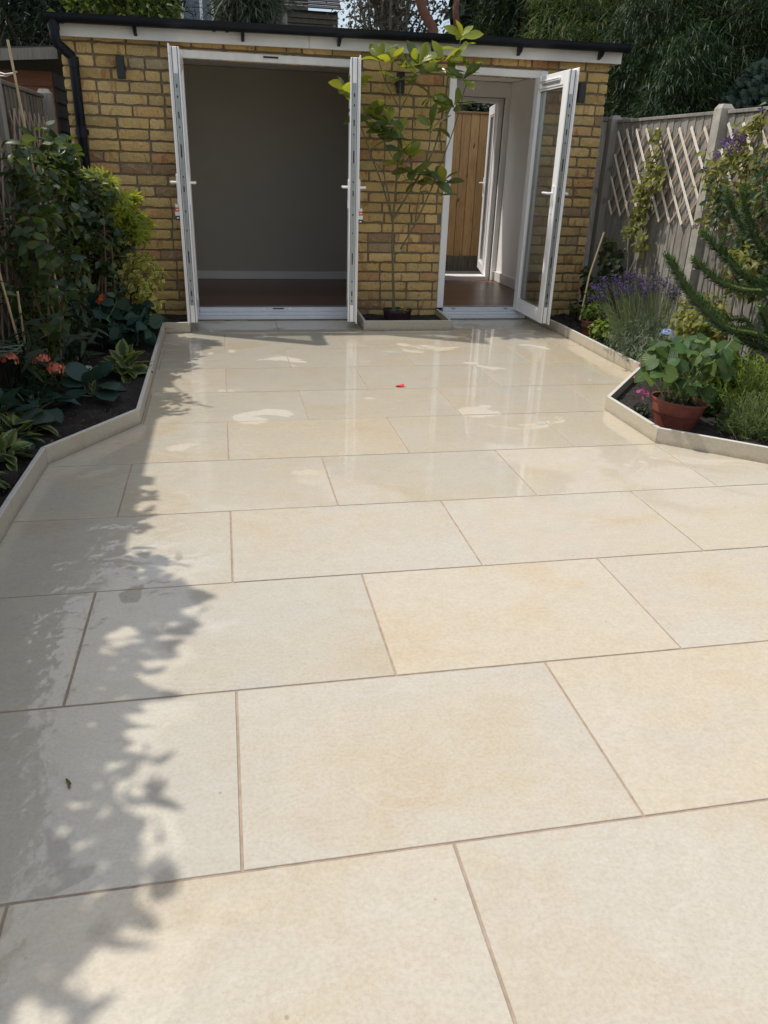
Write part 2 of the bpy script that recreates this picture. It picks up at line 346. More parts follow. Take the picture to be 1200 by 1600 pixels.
class MB:
    """collects vertices and faces in world coordinates"""
    def __init__(s): s.v = []; s.f = []
    def add(s, vs, fs):
        b = len(s.v); s.v += [tuple(v) for v in vs]; s.f += [tuple(i + b for i in f) for f in fs]; return s
    def hexa(s, p):    # 8 points: bottom 4 (ccw), top 4
        return s.add(p, [(3, 2, 1, 0), (4, 5, 6, 7), (0, 1, 5, 4), (1, 2, 6, 5), (2, 3, 7, 6), (3, 0, 4, 7)])
    def box(s, x0, x1, y0, y1, z0, z1, bev=0):
        if not bev: return s.hexa([(x0, y0, z0), (x1, y0, z0), (x1, y1, z0), (x0, y1, z0), (x0, y0, z1), (x1, y0, z1), (x1, y1, z1), (x0, y1, z1)])
        bm = bmesh.new(); bmesh.ops.create_cube(bm, size=1)
        for v in bm.verts: v.co = (x0 + (v.co.x + .5) * (x1 - x0), y0 + (v.co.y + .5) * (y1 - y0), z0 + (v.co.z + .5) * (z1 - z0))
        bmesh.ops.bevel(bm, geom=bm.edges[:], offset=min(bev, .45 * min(abs(x1 - x0), abs(y1 - y0), abs(z1 - z0))), segments=1, affect='EDGES')
        bm.verts.index_update(); s.add([v.co[:] for v in bm.verts], [[v.index for v in f.verts] for f in bm.faces]); bm.free(); return s
    def obox(s, o, ux, uy, uz, a, b, c, bev=0):   # box in an oriented frame: origin, 3 axes, ranges
        t = MB(); t.box(*a, *b, *c, bev); o, ux, uy, uz = map(Vector, (o, ux, uy, uz))
        return s.add([o + ux * v[0] + uy * v[1] + uz * v[2] for v in t.v], t.f)
    def tube(s, pts, rad, n=6, cap=True):
        pts = [Vector(p) for p in pts]; m = len(pts)
        rad = rad if hasattr(rad, '__len__') else [rad] * m
        rings = []
        up = None
        for i, p in enumerate(pts):
            d = (pts[min(i + 1, m - 1)] - pts[max(i - 1, 0)]).normalized()
            if up is None: up = d.orthogonal().normalized()
            up = (up - d * up.dot(d)); up = up.normalized() if up.length > 1e-5 else d.orthogonal().normalized()
            sd = d.cross(up)
            rings.append([p + (up * math.cos(2 * math.pi * k / n) + sd * math.sin(2 * math.pi * k / n)) * rad[i] for k in range(n)])
        fs = [(i * n + k, i * n + (k + 1) % n, (i + 1) * n + (k + 1) % n, (i + 1) * n + k) for i in range(m - 1) for k in range(n)]
        if cap: fs += [tuple(range(n))[::-1], tuple((m - 1) * n + k for k in range(n))]
        return s.add([v for r in rings for v in r], fs)
    def lathe(s, c, prof, n=32):
        vs = [(c[0] + r * math.cos(2 * math.pi * k / n), c[1] + r * math.sin(2 * math.pi * k / n), c[2] + z) for r, z in prof for k in range(n)]
        return s.add(vs, [(i * n + k, i * n + (k + 1) % n, (i + 1) * n + (k + 1) % n, (i + 1) * n + k) for i in range(len(prof) - 1) for k in range(n)])
    def mesh(s, name, off=Vector((0, 0, 0)), smooth=False):
        me = bpy.data.meshes.new(name); me.from_pydata([tuple(Vector(v) - off) for v in s.v], [], s.f); me.update()
        if smooth: me.polygons.foreach_set('use_smooth', [True] * len(me.polygons))
        return me
    def part(s, name, mat, parent, smooth=False, label=None, kind=None):
        o = bpy.data.objects.new(name, s.mesh(name, org(parent), smooth)); col.objects.link(o); o.parent = parent
        o.data.materials.append(mat); return tag(o, label=label, kind=kind)
    def thing(s, name, mat, label=None, cat=None, group=None, kind=None, smooth=False, base=None):
        if base is None:
            a = np.array([tuple(v) for v in s.v]); base = Vector((a[:, 0].mean(), a[:, 1].mean(), a[:, 2].min()))
        base = Vector(base); o = bpy.data.objects.new(name, s.mesh(name, base, smooth)); col.objects.link(o); o.location = base
        o.data.materials.append(mat); return tag(o, label, cat, group, kind)
def inst(name, me, parent, mat4):
    o = bpy.data.objects.new(name, me); col.objects.link(o); o.parent = parent
    m = mat4.copy(); m.translation = m.translation - org(parent); o.matrix_basis = m; return o

# ------------------------------------------------------------------ ground, patio, edging
def xl(y): return float(np.interp(y, [-9, 1.82, 2.429, 3.011, 5.405, 5.425, 9], [-.843, -.842, -.829, -.46, -.477, -.30, -.29]))
def xr(y): return float(np.interp(y, [-1, 1.0, 2.046, 2.414, 3.027, 3.782, 9], [6.2, 3.893, 2.689, 2.266, 2.267, 2.895, 2.907]))
gm = MB()
gm.add([(-60, -40, -.06), (60, -40, -.06), (60, 80, -.06), (-60, 80, -.06)], [(0, 1, 2, 3)])
gm.thing('ground', M['ground'], kind='structure')

patio = empty('patio', (0, 0, 0), kind='structure')
gr = MB(); gr.add([(-1.15, -1.6, -.0030), (3.45, -1.6, -.0030), (3.45, 6.08, -.0030), (-1.15, 6.08, -.0030)], [(0, 1, 2, 3)])
gr.part('grout', M['grout'], patio)
def slab(x0, x1, y0, y1, g=.0033):
    x0 += g; x1 -= g; y0 += g; y1 -= g
    bk = [1.82, 2.429, 3.011, 5.405, 5.425, 2.046, 2.414, 3.027, 3.782, 1.0]
    ys = sorted({y0, y1} | {b for b in bk if y0 < b < y1} | set(np.linspace(y0, y1, 9)))
    L = [max(x0, xl(y) - .03) for y in ys]; Rr = [min(x1, xr(y) + .03, 3.44) for y in ys]
    ok = [i for i in range(len(ys)) if Rr[i] - L[i] > .004]
    if len(ok) < 2: return None
    pl = [(L[i], ys[i]) for i in ok]; pr = [(Rr[i], ys[i]) for i in reversed(ok)]
    def simp(c):
        o = [c[0]]
        for i in range(1, len(c) - 1):
            a, b, d = Vector(o[-1]), Vector(c[i]), Vector(c[i + 1])
            if abs((b - a).cross(d - a)) > 1e-5: o.append(c[i])
        return o + [c[-1]]
    poly = simp(pr[::-1])[::1] if 0 else simp(pl)[::-1] + simp(pr)[::-1]
    # orientation ccw seen from above: left chain downwards, right chain upwards
    n = len(poly); cx = sum(p[0] for p in poly) / n; cy = sum(p[1] for p in poly) / n
    z = random.uniform(-.0006, .0006); tx, ty = random.uniform(-.0006, .0006), random.uniform(-.0006, .0006)
    def ins(p, d):
        v = Vector((cx - p[0], cy - p[1])); return (p[0] + (d if v.x > 0 else -d), p[1] + (d if v.y > 0 else -d))
    H = lambda p: z + tx * (p[0] - cx) + ty * (p[1] - cy)
    vs = [(*ins(p, .0012), H(p)) for p in poly] + [(*p, H(p) - .0012) for p in poly] + [(*p, -.02) for p in poly]
    fs = [tuple(range(n))] + [((i + 1) % n, i, n + i, n + (i + 1) % n) for i in range(n)] + [(n + (i + 1) % n, n + i, 2 * n + i, 2 * n + (i + 1) % n) for i in range(n)]
    return MB().add(vs, fs)
for r in range(-3, 10):
    off = 0 if r % 2 == 0 else -.45
    y0, y1 = r * .6, min((r + 1) * .6, 6.0)
    for k in range(-3, 6):
        s_ = slab(off + k * .9, off + (k + 1) * .9, y0, y1)
        if s_: s_.part('paving_slab', M['tile'], patio)

KH = .085
def edging(P, label, side, splits=()):
    """P: points of the patio-side foot line; side +1 puts the thickness to the left of travel"""
    P = [Vector(p) for p in P]
    th = .021
    nrm = []
    for a, b in zip(P[:-1], P[1:]):
        d = (b - a).normalized(); nrm.append(Vector((-d.y, d.x)) * side)
    Q = []
    for i, p in enumerate(P):
        if i == 0: q = nrm[0] * th
        elif i == len(P) - 1: q = nrm[-1] * th
        else:
            m = (nrm[i - 1] + nrm[i]).normalized(); q = m * th / m.dot(nrm[i])
        Q.append(p + q)
    root = empty('border_edging', (P[0].x, P[0].y, 0), label, 'edging', 'cream edging round the planting beds')
    for i in range(len(P) - 1):
        L = (P[i + 1] - P[i]).length; n = max(1, round(L / .95)); g = .0012 / L
        for k in range(n):
            a, b = k / n + g, (k + 1) / n - g
            pa, pb, qa, qb = P[i].lerp(P[i + 1], a), P[i].lerp(P[i + 1], b), Q[i].lerp(Q[i + 1], a), Q[i].lerp(Q[i + 1], b)
            ci = .0015
            ca, cb = pa.lerp(qa, ci / th), pb.lerp(qb, ci / th); da, db = qa.lerp(pa, ci / th), qb.lerp(pb, ci / th)
            o = [(*pa, .0015), (*pb, .0015), (*qb, .0015), (*qa, .0015), (*pa, KH - ci), (*pb, KH - ci), (*qb, KH - ci), (*qa, KH - ci), (*ca, KH), (*cb, KH), (*db, KH), (*da, KH)]
            f = [(3, 2, 1, 0), (0, 1, 5, 4), (1, 2, 6, 5), (2, 3, 7, 6), (3, 0, 4, 7), (4, 5, 9, 8), (5, 6, 10, 9), (6, 7, 11, 10), (7, 4, 8, 11), (8, 9, 10, 11)]
            mb = MB().add(o, f)
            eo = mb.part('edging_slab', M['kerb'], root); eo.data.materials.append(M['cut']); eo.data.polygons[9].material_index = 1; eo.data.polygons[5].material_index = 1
    return root
edging([(-.255, 6.03), (-.275, 5.425), (-.477, 5.405), (-.46, 3.011), (-.829, 2.429), (-.842, 1.82), (-.843, -1.2)],
       'cream edging with two bends along the shady left bed', -1)
edging([(2.86, 6.03), (2.907, 5.30), (2.895, 3.782), (2.267, 3.027), (2.266, 2.414), (2.689, 2.046), (4.6, .385)],
       'cream edging with a notch round the sunny right bed', 1)
edging([(1.205, 6.028), (1.181, 5.452), (1.972, 5.452), (2.0, 6.028)], 'small cream box edging under the brick pier with the tree', 1)

def soil(name, fl, fr, y0, y1, n, m, base, amp):
    V = []; 
    for j in range(m + 1):
        y = y0 + (y1 - y0) * j / m; a, b = fl(y), fr(y)
        for i in range(n + 1):
            x = a + (b - a) * i / n; e = min(1, 5 * min(i, n - i) / n)
            V.append((x, y, base + amp * (noise.noise(Vector((x * 9, y * 9, 0))) + .6 * noise.noise(Vector((x * 31, y * 31, 3))) + .4 * noise.noise(Vector((x * 80, y * 80, 3)))) * e))
    F = [(j * (n + 1) + i, j * (n + 1) + i + 1, (j + 1) * (n + 1) + i + 1, (j + 1) * (n + 1) + i) for j in range(m) for i in range(n)]
    MB().add(V, F).thing(name, M['soil'], kind='structure', smooth=True)
soil('soil', lambda y: -1.30, lambda y: xl(y) - .012, -1.4, 6.05, 40, 330, .038, .030)
soil('soil', lambda y: xr(y) + .012, lambda y: 4.4 if y < 1 else 3.66, .9, 6.05, 50, 240, .026, .026)
soil('soil', lambda y: 1.20, lambda y: 1.975, 5.47, 6.05, 30, 24, .03, .012)
# ------------------------------------------------------------------ the garden room
WY = 6.05                                  # face of the brickwork
XL, XR, YB = -1.13, 3.43, 8.05
room = empty('garden_room', ((XL + XR) / 2, WY, 0), 'yellow brick garden room with flat roof and three open white doors', 'garden room')
ZT = 2.20
A0, A1 = -.275, 1.20                        # french door opening
B0, B1 = 1.985, 2.86                        # single door opening
DH = 2.10
wm = MB()
def wallbox(x0, x1, y0, y1, z0, z1): wm.box(x0, x1, y0, y1, z0, z1)
f0 = WY + .017
wallbox(XL + .01, A0, f0, 6.30, -.1, ZT); wallbox(A1, B0, f0, 6.30, -.1, ZT); wallbox(B1, XR - .01, f0, 6.30, -.1, ZT)
wallbox(A0, A1, f0, 6.30, DH, ZT); wallbox(B0, B1, f0, 6.30, DH, ZT)
wm.part('mortar_wall', M['mortar'], room)
# bricks: shared irregular meshes, unit size
CH = .0848; BL = .2495; JT = .0120
def brick_mesh(i):
    rng = random.Random(i)
    bm = bmesh.new(); bmesh.ops.create_cube(bm, size=1)
    es = [e for e in bm.edges if abs(e.verts[0].co.x - e.verts[1].co.x) > .5]
    bmesh.ops.subdivide_edges(bm, edges=es, cuts=5)
    es = [e for e in bm.edges if abs(e.verts[0].co.z - e.verts[1].co.z) > .5]
    bmesh.ops.subdivide_edges(bm, edges=es, cuts=2)
    for v in bm.verts:
        fx, fz = abs(v.co.x) > .45, abs(v.co.z) > .45
        front = v.co.y < -.4
        if fx: v.co.x -= math.copysign(rng.uniform(0, .012) + (.012 if fz else 0), v.co.x)
        if fz: v.co.z -= math.copysign(rng.uniform(0, .04) + (.08 if rng.random() < .12 else 0) + (.03 if fx else 0), v.co.z)
        if front:
            v.co.y += (.05 if (fx or fz) else 0) + rng.uniform(-.05, .05)
    me = bpy.data.meshes.new('brick'); bm.to_mesh(me); bm.free(); me.materials.append(M['brick'])
    return me
BM = [brick_mesh(i) for i in range(10)]
brng = random.Random(5)
bricks = []
def course(x0, x1, r, phase):
    z = r * CH - .008
    xs = []; x = x0 - brng.uniform(0, .02) - phase
    while x < x1:
        l = BL
        if brng.random() < .13: l = BL * .5
        xs.append((x, x + l)); x += l + brng.uniform(-.006, .006)
    for i, (a, b) in enumerate(xs):
        a = max(a, x0); b = min(b, x1)
        if b - a < .035: continue
        ga = 0 if a == x0 else JT / 2; gb = 0 if b == x1 else JT / 2
        bricks.append((a + ga, b - gb, z + JT / 2 + brng.uniform(-.0015, .0015), z + CH - JT / 2 + brng.uniform(-.0015, .0015)))
for r in range(0, 26):
    top = (r + 1) * CH - .008 > DH
    ph = 0 if r % 2 else BL / 2
    for (a, b) in ([(XL, XR)] if top else [(XL, A0), (A1, B0), (B1, XR)]):
        course(a, b, r, ph)
def vis(b): return b[0] > -1.2 and not (b[1] < -.55 and b[3] < .35)
order = sorted(bricks, key=lambda b: (vis(b), (b[1] - b[0]) * (b[3] - b[2])), reverse=True)
for i, (a, b, c, d) in enumerate(order):
    mesh = brng.choice(BM)
    m = Matrix.Translation(((a + b) / 2, WY + .030 + brng.uniform(-.003, .003), (c + d) / 2)) @ Matrix.Diagonal((b - a, .05, d - c, 1))
    if brng.random() < .5: m = m @ Matrix.Diagonal((-1, 1, 1, 1)) @ Matrix.Identity(4)
    if i < 300: inst('brick', mesh, room, m)
    else:
        if i == 300: rest = []
        rest.append((mesh, m))
if len(order) > 300:
    V = []; Fq = []; rn = []; base = 0
    o_ = org(room)
    for me, m in rest:
        vs = [m @ v.co - o_ for v in me.vertices]; k = brng.random()
        V += [tuple(v) for v in vs]; rn += [k] * len(vs); Fq += [[i + base for i in p.vertices] for p in me.polygons]; base += len(vs)
    me = bpy.data.meshes.new('brickwork'); me.from_pydata(V, [], Fq); me.materials.append(M['brick'])
    o = bpy.data.objects.new('brickwork', me); col.objects.link(o); o.parent = room; o['kind'] = 'stuff'

# other walls, with their own thickness
sw = MB()
sw.box(XL, -.90, 6.302, YB, -.1, ZT - .02)                                   # left end
sw.box(3.21, XR, 6.302, YB, -.1, ZT - .02)                                   # right end
sw.box(1.62, 1.74, 6.302, 7.90, .0, ZT - .02)                                # partition core
RB0, RB1, RBH = 2.34, 3.125, 2.015                                            # rear door opening
sw.box(-.90, RB0, 7.905, YB, -.1, ZT - .02); sw.box(RB1, 3.21, 7.905, YB, -.1, ZT - .02); sw.box(RB0, RB1, 7.905, YB, RBH, ZT - .02)
sw.part('side_wall', M['mortar'], room)
li = MB()                                                                    # taupe lining of the left room
li.box(-.90, 1.62, 7.875, 7.903, .1, 2.16); li.box(-.898, -.87, 6.304, 7.873, .1, 2.16); li.box(1.592, 1.618, 6.304, 7.873, .1, 2.16)
li.box(-.898, A0 - .0, 6.302, 6.315, .1, 2.16); li.box(A1, 1.59, 6.302, 6.315, .1, 2.16)
li.part('inner_wall', M['taupe'], room, label='dark taupe painted inner wall')
lw = MB()
lw.box(1.742, RB0, 7.875, 7.903, .1, 2.16); lw.box(RB1, 3.208, 7.875, 7.903, .1, 2.16); lw.box(RB0, RB1, 7.875, 7.903, RBH, 2.16)
lw.box(1.742, 1.77, 6.304, 7.873, .1, 2.16); lw.box(3.18, 3.208, 6.304, 7.873, .1, 2.16); lw.box(B1, 3.178, 6.302, 6.315, .1, 2.16)
lw.part('inner_wall', M['whitewall'], room, label='white painted inner wall')
MB().box(-.90, 1.62, 6.302, 7.90, 2.165, 2.18).box(1.742, 3.208, 6.302, 7.90, 2.165, 2.18).part('ceiling', M['whitewall'], room)
for k, (a, b) in enumerate(((-.868, 1.59), (1.772, 3.178))):
    n = 9
    for j in range(n):
        y0 = 6.12 + j * (7.872 - 6.12) / n
        MB().box(a, b, y0 + .0006, y0 + (7.872 - 6.12) / n - .0006, .02, .098, ).part('floorboard', M['laminate'], room)
MB().box(-.869, 1.591, 7.855, 7.8745, .1, .185, .003).part('skirting_board', M['skirt'], room)
MB().box(3.158, 3.179, 6.33, 7.853, .1, .205, .003).part('skirting_board', M['skirt'], room)
MB().box(1.772, RB0 - .01, 7.855, 7.8745, .1, .205, .003).part('skirting_board', M['skirt'], room)
MB().box(RB1 + .005, 3.157, 7.85, 7.8745, .1, .205, .003).part('skirting_board', M['skirt'], room)
# roof, fascia, gutter: a touch higher at the right
def tilt(mb, k=.0098):
    mb.v = [(x, y, z + k * (x - XL)) for x, y, z in mb.v]; return mb
tilt(MB().box(XL - .04, XR + .04, 5.985, YB + .12, 2.215, 2.262)).part('roof', M['felt'], room)
fa = tilt(MB().box(XL - .005, .78, 5.962, 5.984, 2.128, 2.236, .002)); fa.part('fascia', M['fascia'], room)
tilt(MB().box(.783, XR + .055, 5.962, 5.984, 2.128, 2.236, .002)).part('fascia', M['fascia'], room)
tilt(MB().box(XL, XR, 5.986, 6.048, 2.140, 2.150)).part('soffit', M['fascia'], room)
tilt(MB().box(XR + .03, XR + .055, 5.986, YB, 2.13, 2.238)).part('fascia', M['fascia'], room)
gx0, gx1, gy, gz = XL - .055, XR + .075, 5.895, 2.252
gu = MB(); n = 12; rr = .056
prof = [(gy + rr * math.cos(math.pi + math.pi * k / n), gz + .75 * rr * math.sin(math.pi + math.pi * k / n) * 1.15) for k in range(n + 1)]
prof = [(gy - rr - .003, gz + .012)] + prof + [(gy + rr, gz + .012)]
inn = [(gy + (y - gy) * .93, gz + (z - gz) * .9 + (.001 if i else 0)) for i, (y, z) in enumerate(prof)]
pp = prof + inn[::-1]; N = len(pp)
gu.add([(gx0, y, z) for y, z in pp] + [(gx1, y, z) for y, z in pp], [(i, (i + 1) % N, N + (i + 1) % N, N + i) for i in range(N)])
gu.add([(gx0, *p) for p in prof], [tuple(range(len(prof)))]); gu.add([(gx1, *p) for p in prof], [tuple(range(len(prof)))[::-1]])
gut = tilt(gu).part('gutter', M['black'], room, smooth=False)
for x in (gx0 + .012, XL + .06, .04, .14, 1.03, gx1 - .012):      # unions and stop ends
    b = MB(); q = [(gy + (y - gy) * 1.08, gz + (z - gz) * 1.1 - .001) for y, z in prof]; Nq = len(q)
    b.add([(x - .014, *p) for p in q] + [(x + .014, *p) for p in q], [(i, i + 1, Nq + i + 1, Nq + i) for i in range(Nq - 1)] + [tuple(range(Nq)), tuple(range(Nq, 2 * Nq))[::-1]])
    tilt(b).part('gutter_union', M['black'], gut)
for x in (-.55, .26, 1.02, 1.80, 2.54, 3.27):          # brackets that hang below the gutter
    b = MB(); b.hexa([(x - .012, 5.90, 2.172), (x + .012, 5.90, 2.172), (x + .012, 5.961, 2.150), (x - .012, 5.961, 2.150), (x - .012, 5.862, 2.215), (x + .012, 5.862, 2.215), (x + .012, 5.961, 2.215), (x - .012, 5.961, 2.215)])
    tilt(b).part('gutter_bracket', M['black'], gut)
# downpipe with swan neck
dp = MB(); px = -1.035
dp.tube([(-1.13, 5.895, 2.215), (-1.13, 5.90, 2.12), (-1.125, 5.92, 2.075), (px - .01, 6.0, 2.005), (px, 6.01, 1.965), (px, 6.01, .05)], .037, 14)
dpo = dp.part('downpipe', M['black'], room, smooth=True)
MB().tube([(-1.13, 5.895, 2.225), (-1.13, 5.90, 2.155)], .043, 14).part('pipe_socket', M['black'], dpo)
MB().tube([(px, 6.005, 2.0), (px, 6.005, 1.93)], .043, 14).part('pipe_socket', M['black'], dpo)
MB().tube([(px, 6.005, 1.52), (px, 6.005, 1.44)], .0425, 14).box(px - .05, px + .05, 6.02, 6.046, 1.46, 1.50).part('pipe_clip', M['black'], dpo)

# door frames: head, jambs, sill
def frame(x0, x1, name_label, sillx1):
    fr = empty('door_frame', ((x0 + x1) / 2 - room.location.x, 0, 0), name_label); fr.parent = room
    y0, y1 = 6.038, 6.112; jw = .062
    MB().box(x0, x0 + jw, y0, y1, .095, DH - .004, .004).part('jamb', M['upvc'], fr)
    MB().box(x1 - jw, x1, y0, y1, .095, DH - .004, .004).part('jamb', M['upvc'], fr)
    MB().box(x0 + jw + .0005, x1 - jw - .0005, y0, y1, DH - .062, DH - .004, .004).part('head', M['upvc_dirty'], fr)
    s = MB(); s.box(x0 + jw + .0005, x1 - jw - .0005, 6.03, 6.118, .062, .1005, .003)
    s.box(x0 + .02, x1 - .02, 5.985, 6.12, .036, .0615, .004); s.box(x0 + .01, x1 - .01, 5.955, 6.12, .006, .0355, .004)
    s.part('sill', M['sillm'], fr)
    MB().box(x0 + jw, x1 - jw, 6.060, 6.072, .1008, .104).part('gasket', M['rubber'], fr)
    return fr
fr1 = frame(A0, A1, 'white frame of the double door', 0)
MB().box(.42, .54, 6.028, 6.037, DH - .030, DH - .018).part('trickle_vent', M['rubber'], fr1)
MB().box(.44, .54, 6.024, 6.0295, .088, .097).part('lock_keep', M['rubber'], fr1)
for x in (.35, .585): MB().box(x, x + .018, 6.022, 6.0295, .082, .098, .002).part('roller', M['upvc'], fr1)
fr2 = frame(B0, B1, 'white frame of the single door', 0)
for x in (2.13, 2.65): MB().box(x, x + .035, 6.025, 6.0295, .085, .095).part('lock_keep', M['steel'], fr2)
# rear door frame
rf = empty('rear_door_frame', (2.73 - room.location.x, 8.0 - room.location.y, 0)); rf.parent = room
MB().box(RB0, RB0 + .055, 7.93, 8.0, .02, RBH - .002, .003).box(RB1 - .055, RB1 - .001, 7.93, 8.0, .02, RBH - .002, .003).box(RB0 + .056, RB1 - .056, 7.93, 8.0, RBH - .05, RBH - .002, .003).part('jamb', M['upvc'], rf)
MB().box(RB0 + .056, RB1 - .056, 7.876, 8.06, .02, .145, .004).part('sill', M['upvc'], rf)

def door(hx, hy, d, n, width, z0, z1, nm='door', label=None, vent=False, lock=True, tagside=None, glassw=None):
    """open leaf: hinge point, direction d along the leaf, n = normal of its outer face"""
    d = Vector((*d, 0)).normalized(); n = Vector((*n, 0)).normalized(); up = Vector((0, 0, 1)); O = Vector((hx, hy, 0))
    rt = empty(nm, (hx - room.location.x, hy - room.location.y, 0), label); rt.parent = room
    T = .066; fw = .098
    def B(mb, u, w_, z, bev=0): return mb.obox(O, d, n, up, u, w_, z, bev)
    s = MB()
    B(s, (0, fw), (0, T), (z0, z1), .003); B(s, (width - fw, width), (0, T), (z0, z1), .003)
    B(s, (fw + .0006, width - fw - .0006), (.0005, T - .0005), (z0, z0 + fw), .003); B(s, (fw + .0006, width - fw - .0006), (.0005, T - .0005), (z1 - fw, z1), .003)
    B(s, (-.006, width + .016), (T + .0006, T + .012), (z1 - .05, z1 + .014), .003); B(s, (-.006, width + .016), (T + .0006, T + .012), (z0 - .012, z0 + .05), .003)
    B(s, (width - .045, width + .016), (T + .0006, T + .0118), (z0 + .051, z1 - .051), .003); B(s, (-.006, .045), (T + .0006, T + .0118), (z0 + .051, z1 - .051), .003)
    s.part('sash', M['upvc'], rt)
    g = MB(); B(g, (fw - .008, width - fw + .008), (.024, .027), (z0 + fw - .008, z1 - fw + .008)); B(g, (fw - .008, width - fw + .008), (.043, .046), (z0 + fw - .008, z1 - fw + .008))
    g.part('glass_pane', M['glass'], rt)
    bd = MB()                                           # sloping beads and the spacer bar
    for w0, w1 in ((.0065, .0235), (.0465, .0600)):
        B(bd, (fw + .0008, fw + .016), (w0, w1), (z0 + fw + .001, z1 - fw - .001), .002); B(bd, (width - fw - .016, width - fw - .0008), (w0, w1), (z0 + fw + .001, z1 - fw - .001), .002)
        B(bd, (fw + .0165, width - fw - .0165), (w0, w1), (z0 + fw + .001, z0 + fw + .016), .002); B(bd, (fw + .0165, width - fw - .0165), (w0, w1), (z1 - fw - .016, z1 - fw - .001), .002)
    bd.part('glazing_bead', M['upvc'], rt)
    sp = MB()
    for a, b, c_, e in ((fw + .016, fw + .02, z0 + fw + .016, z1 - fw - .016), (width - fw - .02, width - fw - .016, z0 + fw + .016, z1 - fw - .016), (fw + .02, width - fw - .02, z0 + fw + .016, z0 + fw + .02), (fw + .02, width - fw - .02, z1 - fw - .02, z1 - fw - .016)):
        B(sp, (a, b), (.0275, .0425), (c_, e))
    sp.part('spacer_bar', M['steel'], rt)
    gk = MB(); B(gk, (width - .0005, width + .004), (T - .016, T - .012), (z0, z1)); B(gk, (width - .0005, width + .003), (.012, .0155), (z0, z1))
    gk.part('gasket', M['rubber'], rt)
    if lock:
        ls = MB(); B(ls, (width + .0002, width + .003), (.019, .045), (z0 + .14, z1 - .17)); lo = ls.part('lock_strip', M['steel'], rt)
        for zc, hh in ((z1 - .25, .012), (z1 - .32, .008), (z1 - .44, .022), (z1 - .52, .006), (z1 - .68, .045), (z1 - .86, .006), (1.10, .02), (.94, .008), (.80, .006), (.60, .045), (.42, .006), (.32, .02), (.26, .008)):
            if z0 + .15 < zc < z1 - .18:
                sl_ = MB(); B(sl_, (width + .0032, width + .0042), (.0275, .0365), (zc - hh, zc + hh)); sl_.part('lock_slot', M['rubber'], rt)
    for w0, sgn in ((0, -1), (T + .012, 1)):             # lever handles on both faces
        h = MB(); a = w0; 
        B(h, (width - .062, width - .034), tuple(sorted((a + sgn * .0004, a + sgn * .011))), (.985, 1.205), .004)
        uc = width - .048; c0 = O + d * uc + up * 1.145
        h.tube([c0 + n * (a + sgn * .009), c0 + n * (a + sgn * .048)], .0095, 10)
        h.tube([c0 + n * (a + sgn * .046), c0 + n * (a + sgn * .052) - d * .03, c0 + n * (a + sgn * .05) - d * .115], [.0105, .0095, .0085], 10)
        ho = h.part('handle', M['upvc'], rt, smooth=False)
    if vent:
        v = MB(); B(v, (.16, width - .16), (-.010, -.0003), (z1 - .060, z1 - .036), .003); vo = v.part('trickle_vent', M['upvc'], rt)
        v = MB(); B(v, (.17, width - .17), (-.0108, -.0102), (z1 - .051, z1 - .046)); B(v, (.2, width - .17), (-.006, -.0003), (z1 - .074, z1 - .068)); v.part('vent_slot', M['steel'], rt)
    for zc in (.28, 1.1, 1.9):                          # hinges at the jamb
        if zc < z1: hb = MB(); hb.tube([O + n * (T + .012) - d * .012 + up * (zc - .05), O + n * (T + .012) - d * .012 + up * (zc + .05)], .011, 8); hb.part('hinge', M['upvc'], rt)
    return rt, O, d, n, T
W1 = .62
DL = door(-.212, 6.028, (-.004, -1), (-1, .004), W1, .086, 2.045, label='left leaf of the double door')
DR = door(1.118, 6.028, (-.134, -1), (1, -.134), W1, .086, 2.045, label='right leaf of the double door')
D3 = door(2.742, 6.028, (-.006, -1), (1, -.006), .735, .086, 2.040, label='single glazed door with trickle vent', vent=True)
D4 = door(3.06, 8.005, (.22, 1), (1, -.22), .70, .15, 1.97, nm='rear_door', label='white rear door opened outwards')

def key_tag(D, label):
    rt, O, d, n, T = D
    c = O + d * (W1 - .048) + n * (T + .030) + Vector((0, 0, 1.0))
    e = empty('key_tag', c, label, 'key tag', 'key tags hanging from the double door')
    MB().tube([c - n * .02 + Vector((0, 0, .012)), c + Vector((0, 0, .012)), c + Vector((0, 0, -.01))], .0022, 5).part('key', M['steel'], e)
    q = MB(); sx = Vector((1, 0, 0)); sy = Vector((0, 1, 0)); up = Vector((0, 0, 1))
    def slabz(z0, z1, mat, w=.019, nm='band', lab=None): MB().obox(c, sx, sy, up, (-w, w), (-.0015, .0015), (z0, z1), .0008).part(nm, mat, e, label=lab)
    slabz(-.035, -.012, M['tagwhite'], .014, 'loop'); slabz(-.066, -.0352, M['tagred'], nm='red_band'); slabz(-.096, -.0662, M['tagwhite'], nm='white_band'); slabz(-.128, -.0962, M['tagdark'], nm='dark_band')
    MB().obox(c, sx, sy, up, (-.009, .009), (-.0021, -.0016), (-.117, -.107), 0).part('print', M['tagwhite'], e)
    MB().obox(c, sx, sy, up, (-.010, .010), (-.0021, -.0016), (-.055, -.047), 0).part('print', M['tagwhite'], e)
key_tag(DL, 'red, white and navy key tag on the left leaf of the double door')
key_tag(DR, 'red, white and navy key tag on the right leaf of the double door')

for x, lab in ((-.685, 'black wall light left of the double door'), (1.545, 'black wall light behind the tree on the brick pier'), (3.16, 'black wall light right of the single door')):
    l = empty('wall_light', (x, WY, 1.94), lab, 'wall light', 'black wall lights on the brick front')
    b = MB(); b.box(x - .030, x + .030, 5.955, 6.012, 1.865, 2.02, .004); b.part('body', M['lampblack'], l)
    MB().tube([(x, 6.0, 1.94), (x, 6.049, 1.94)], .036, 14).part('wall_plate', M['lampblack'], l)
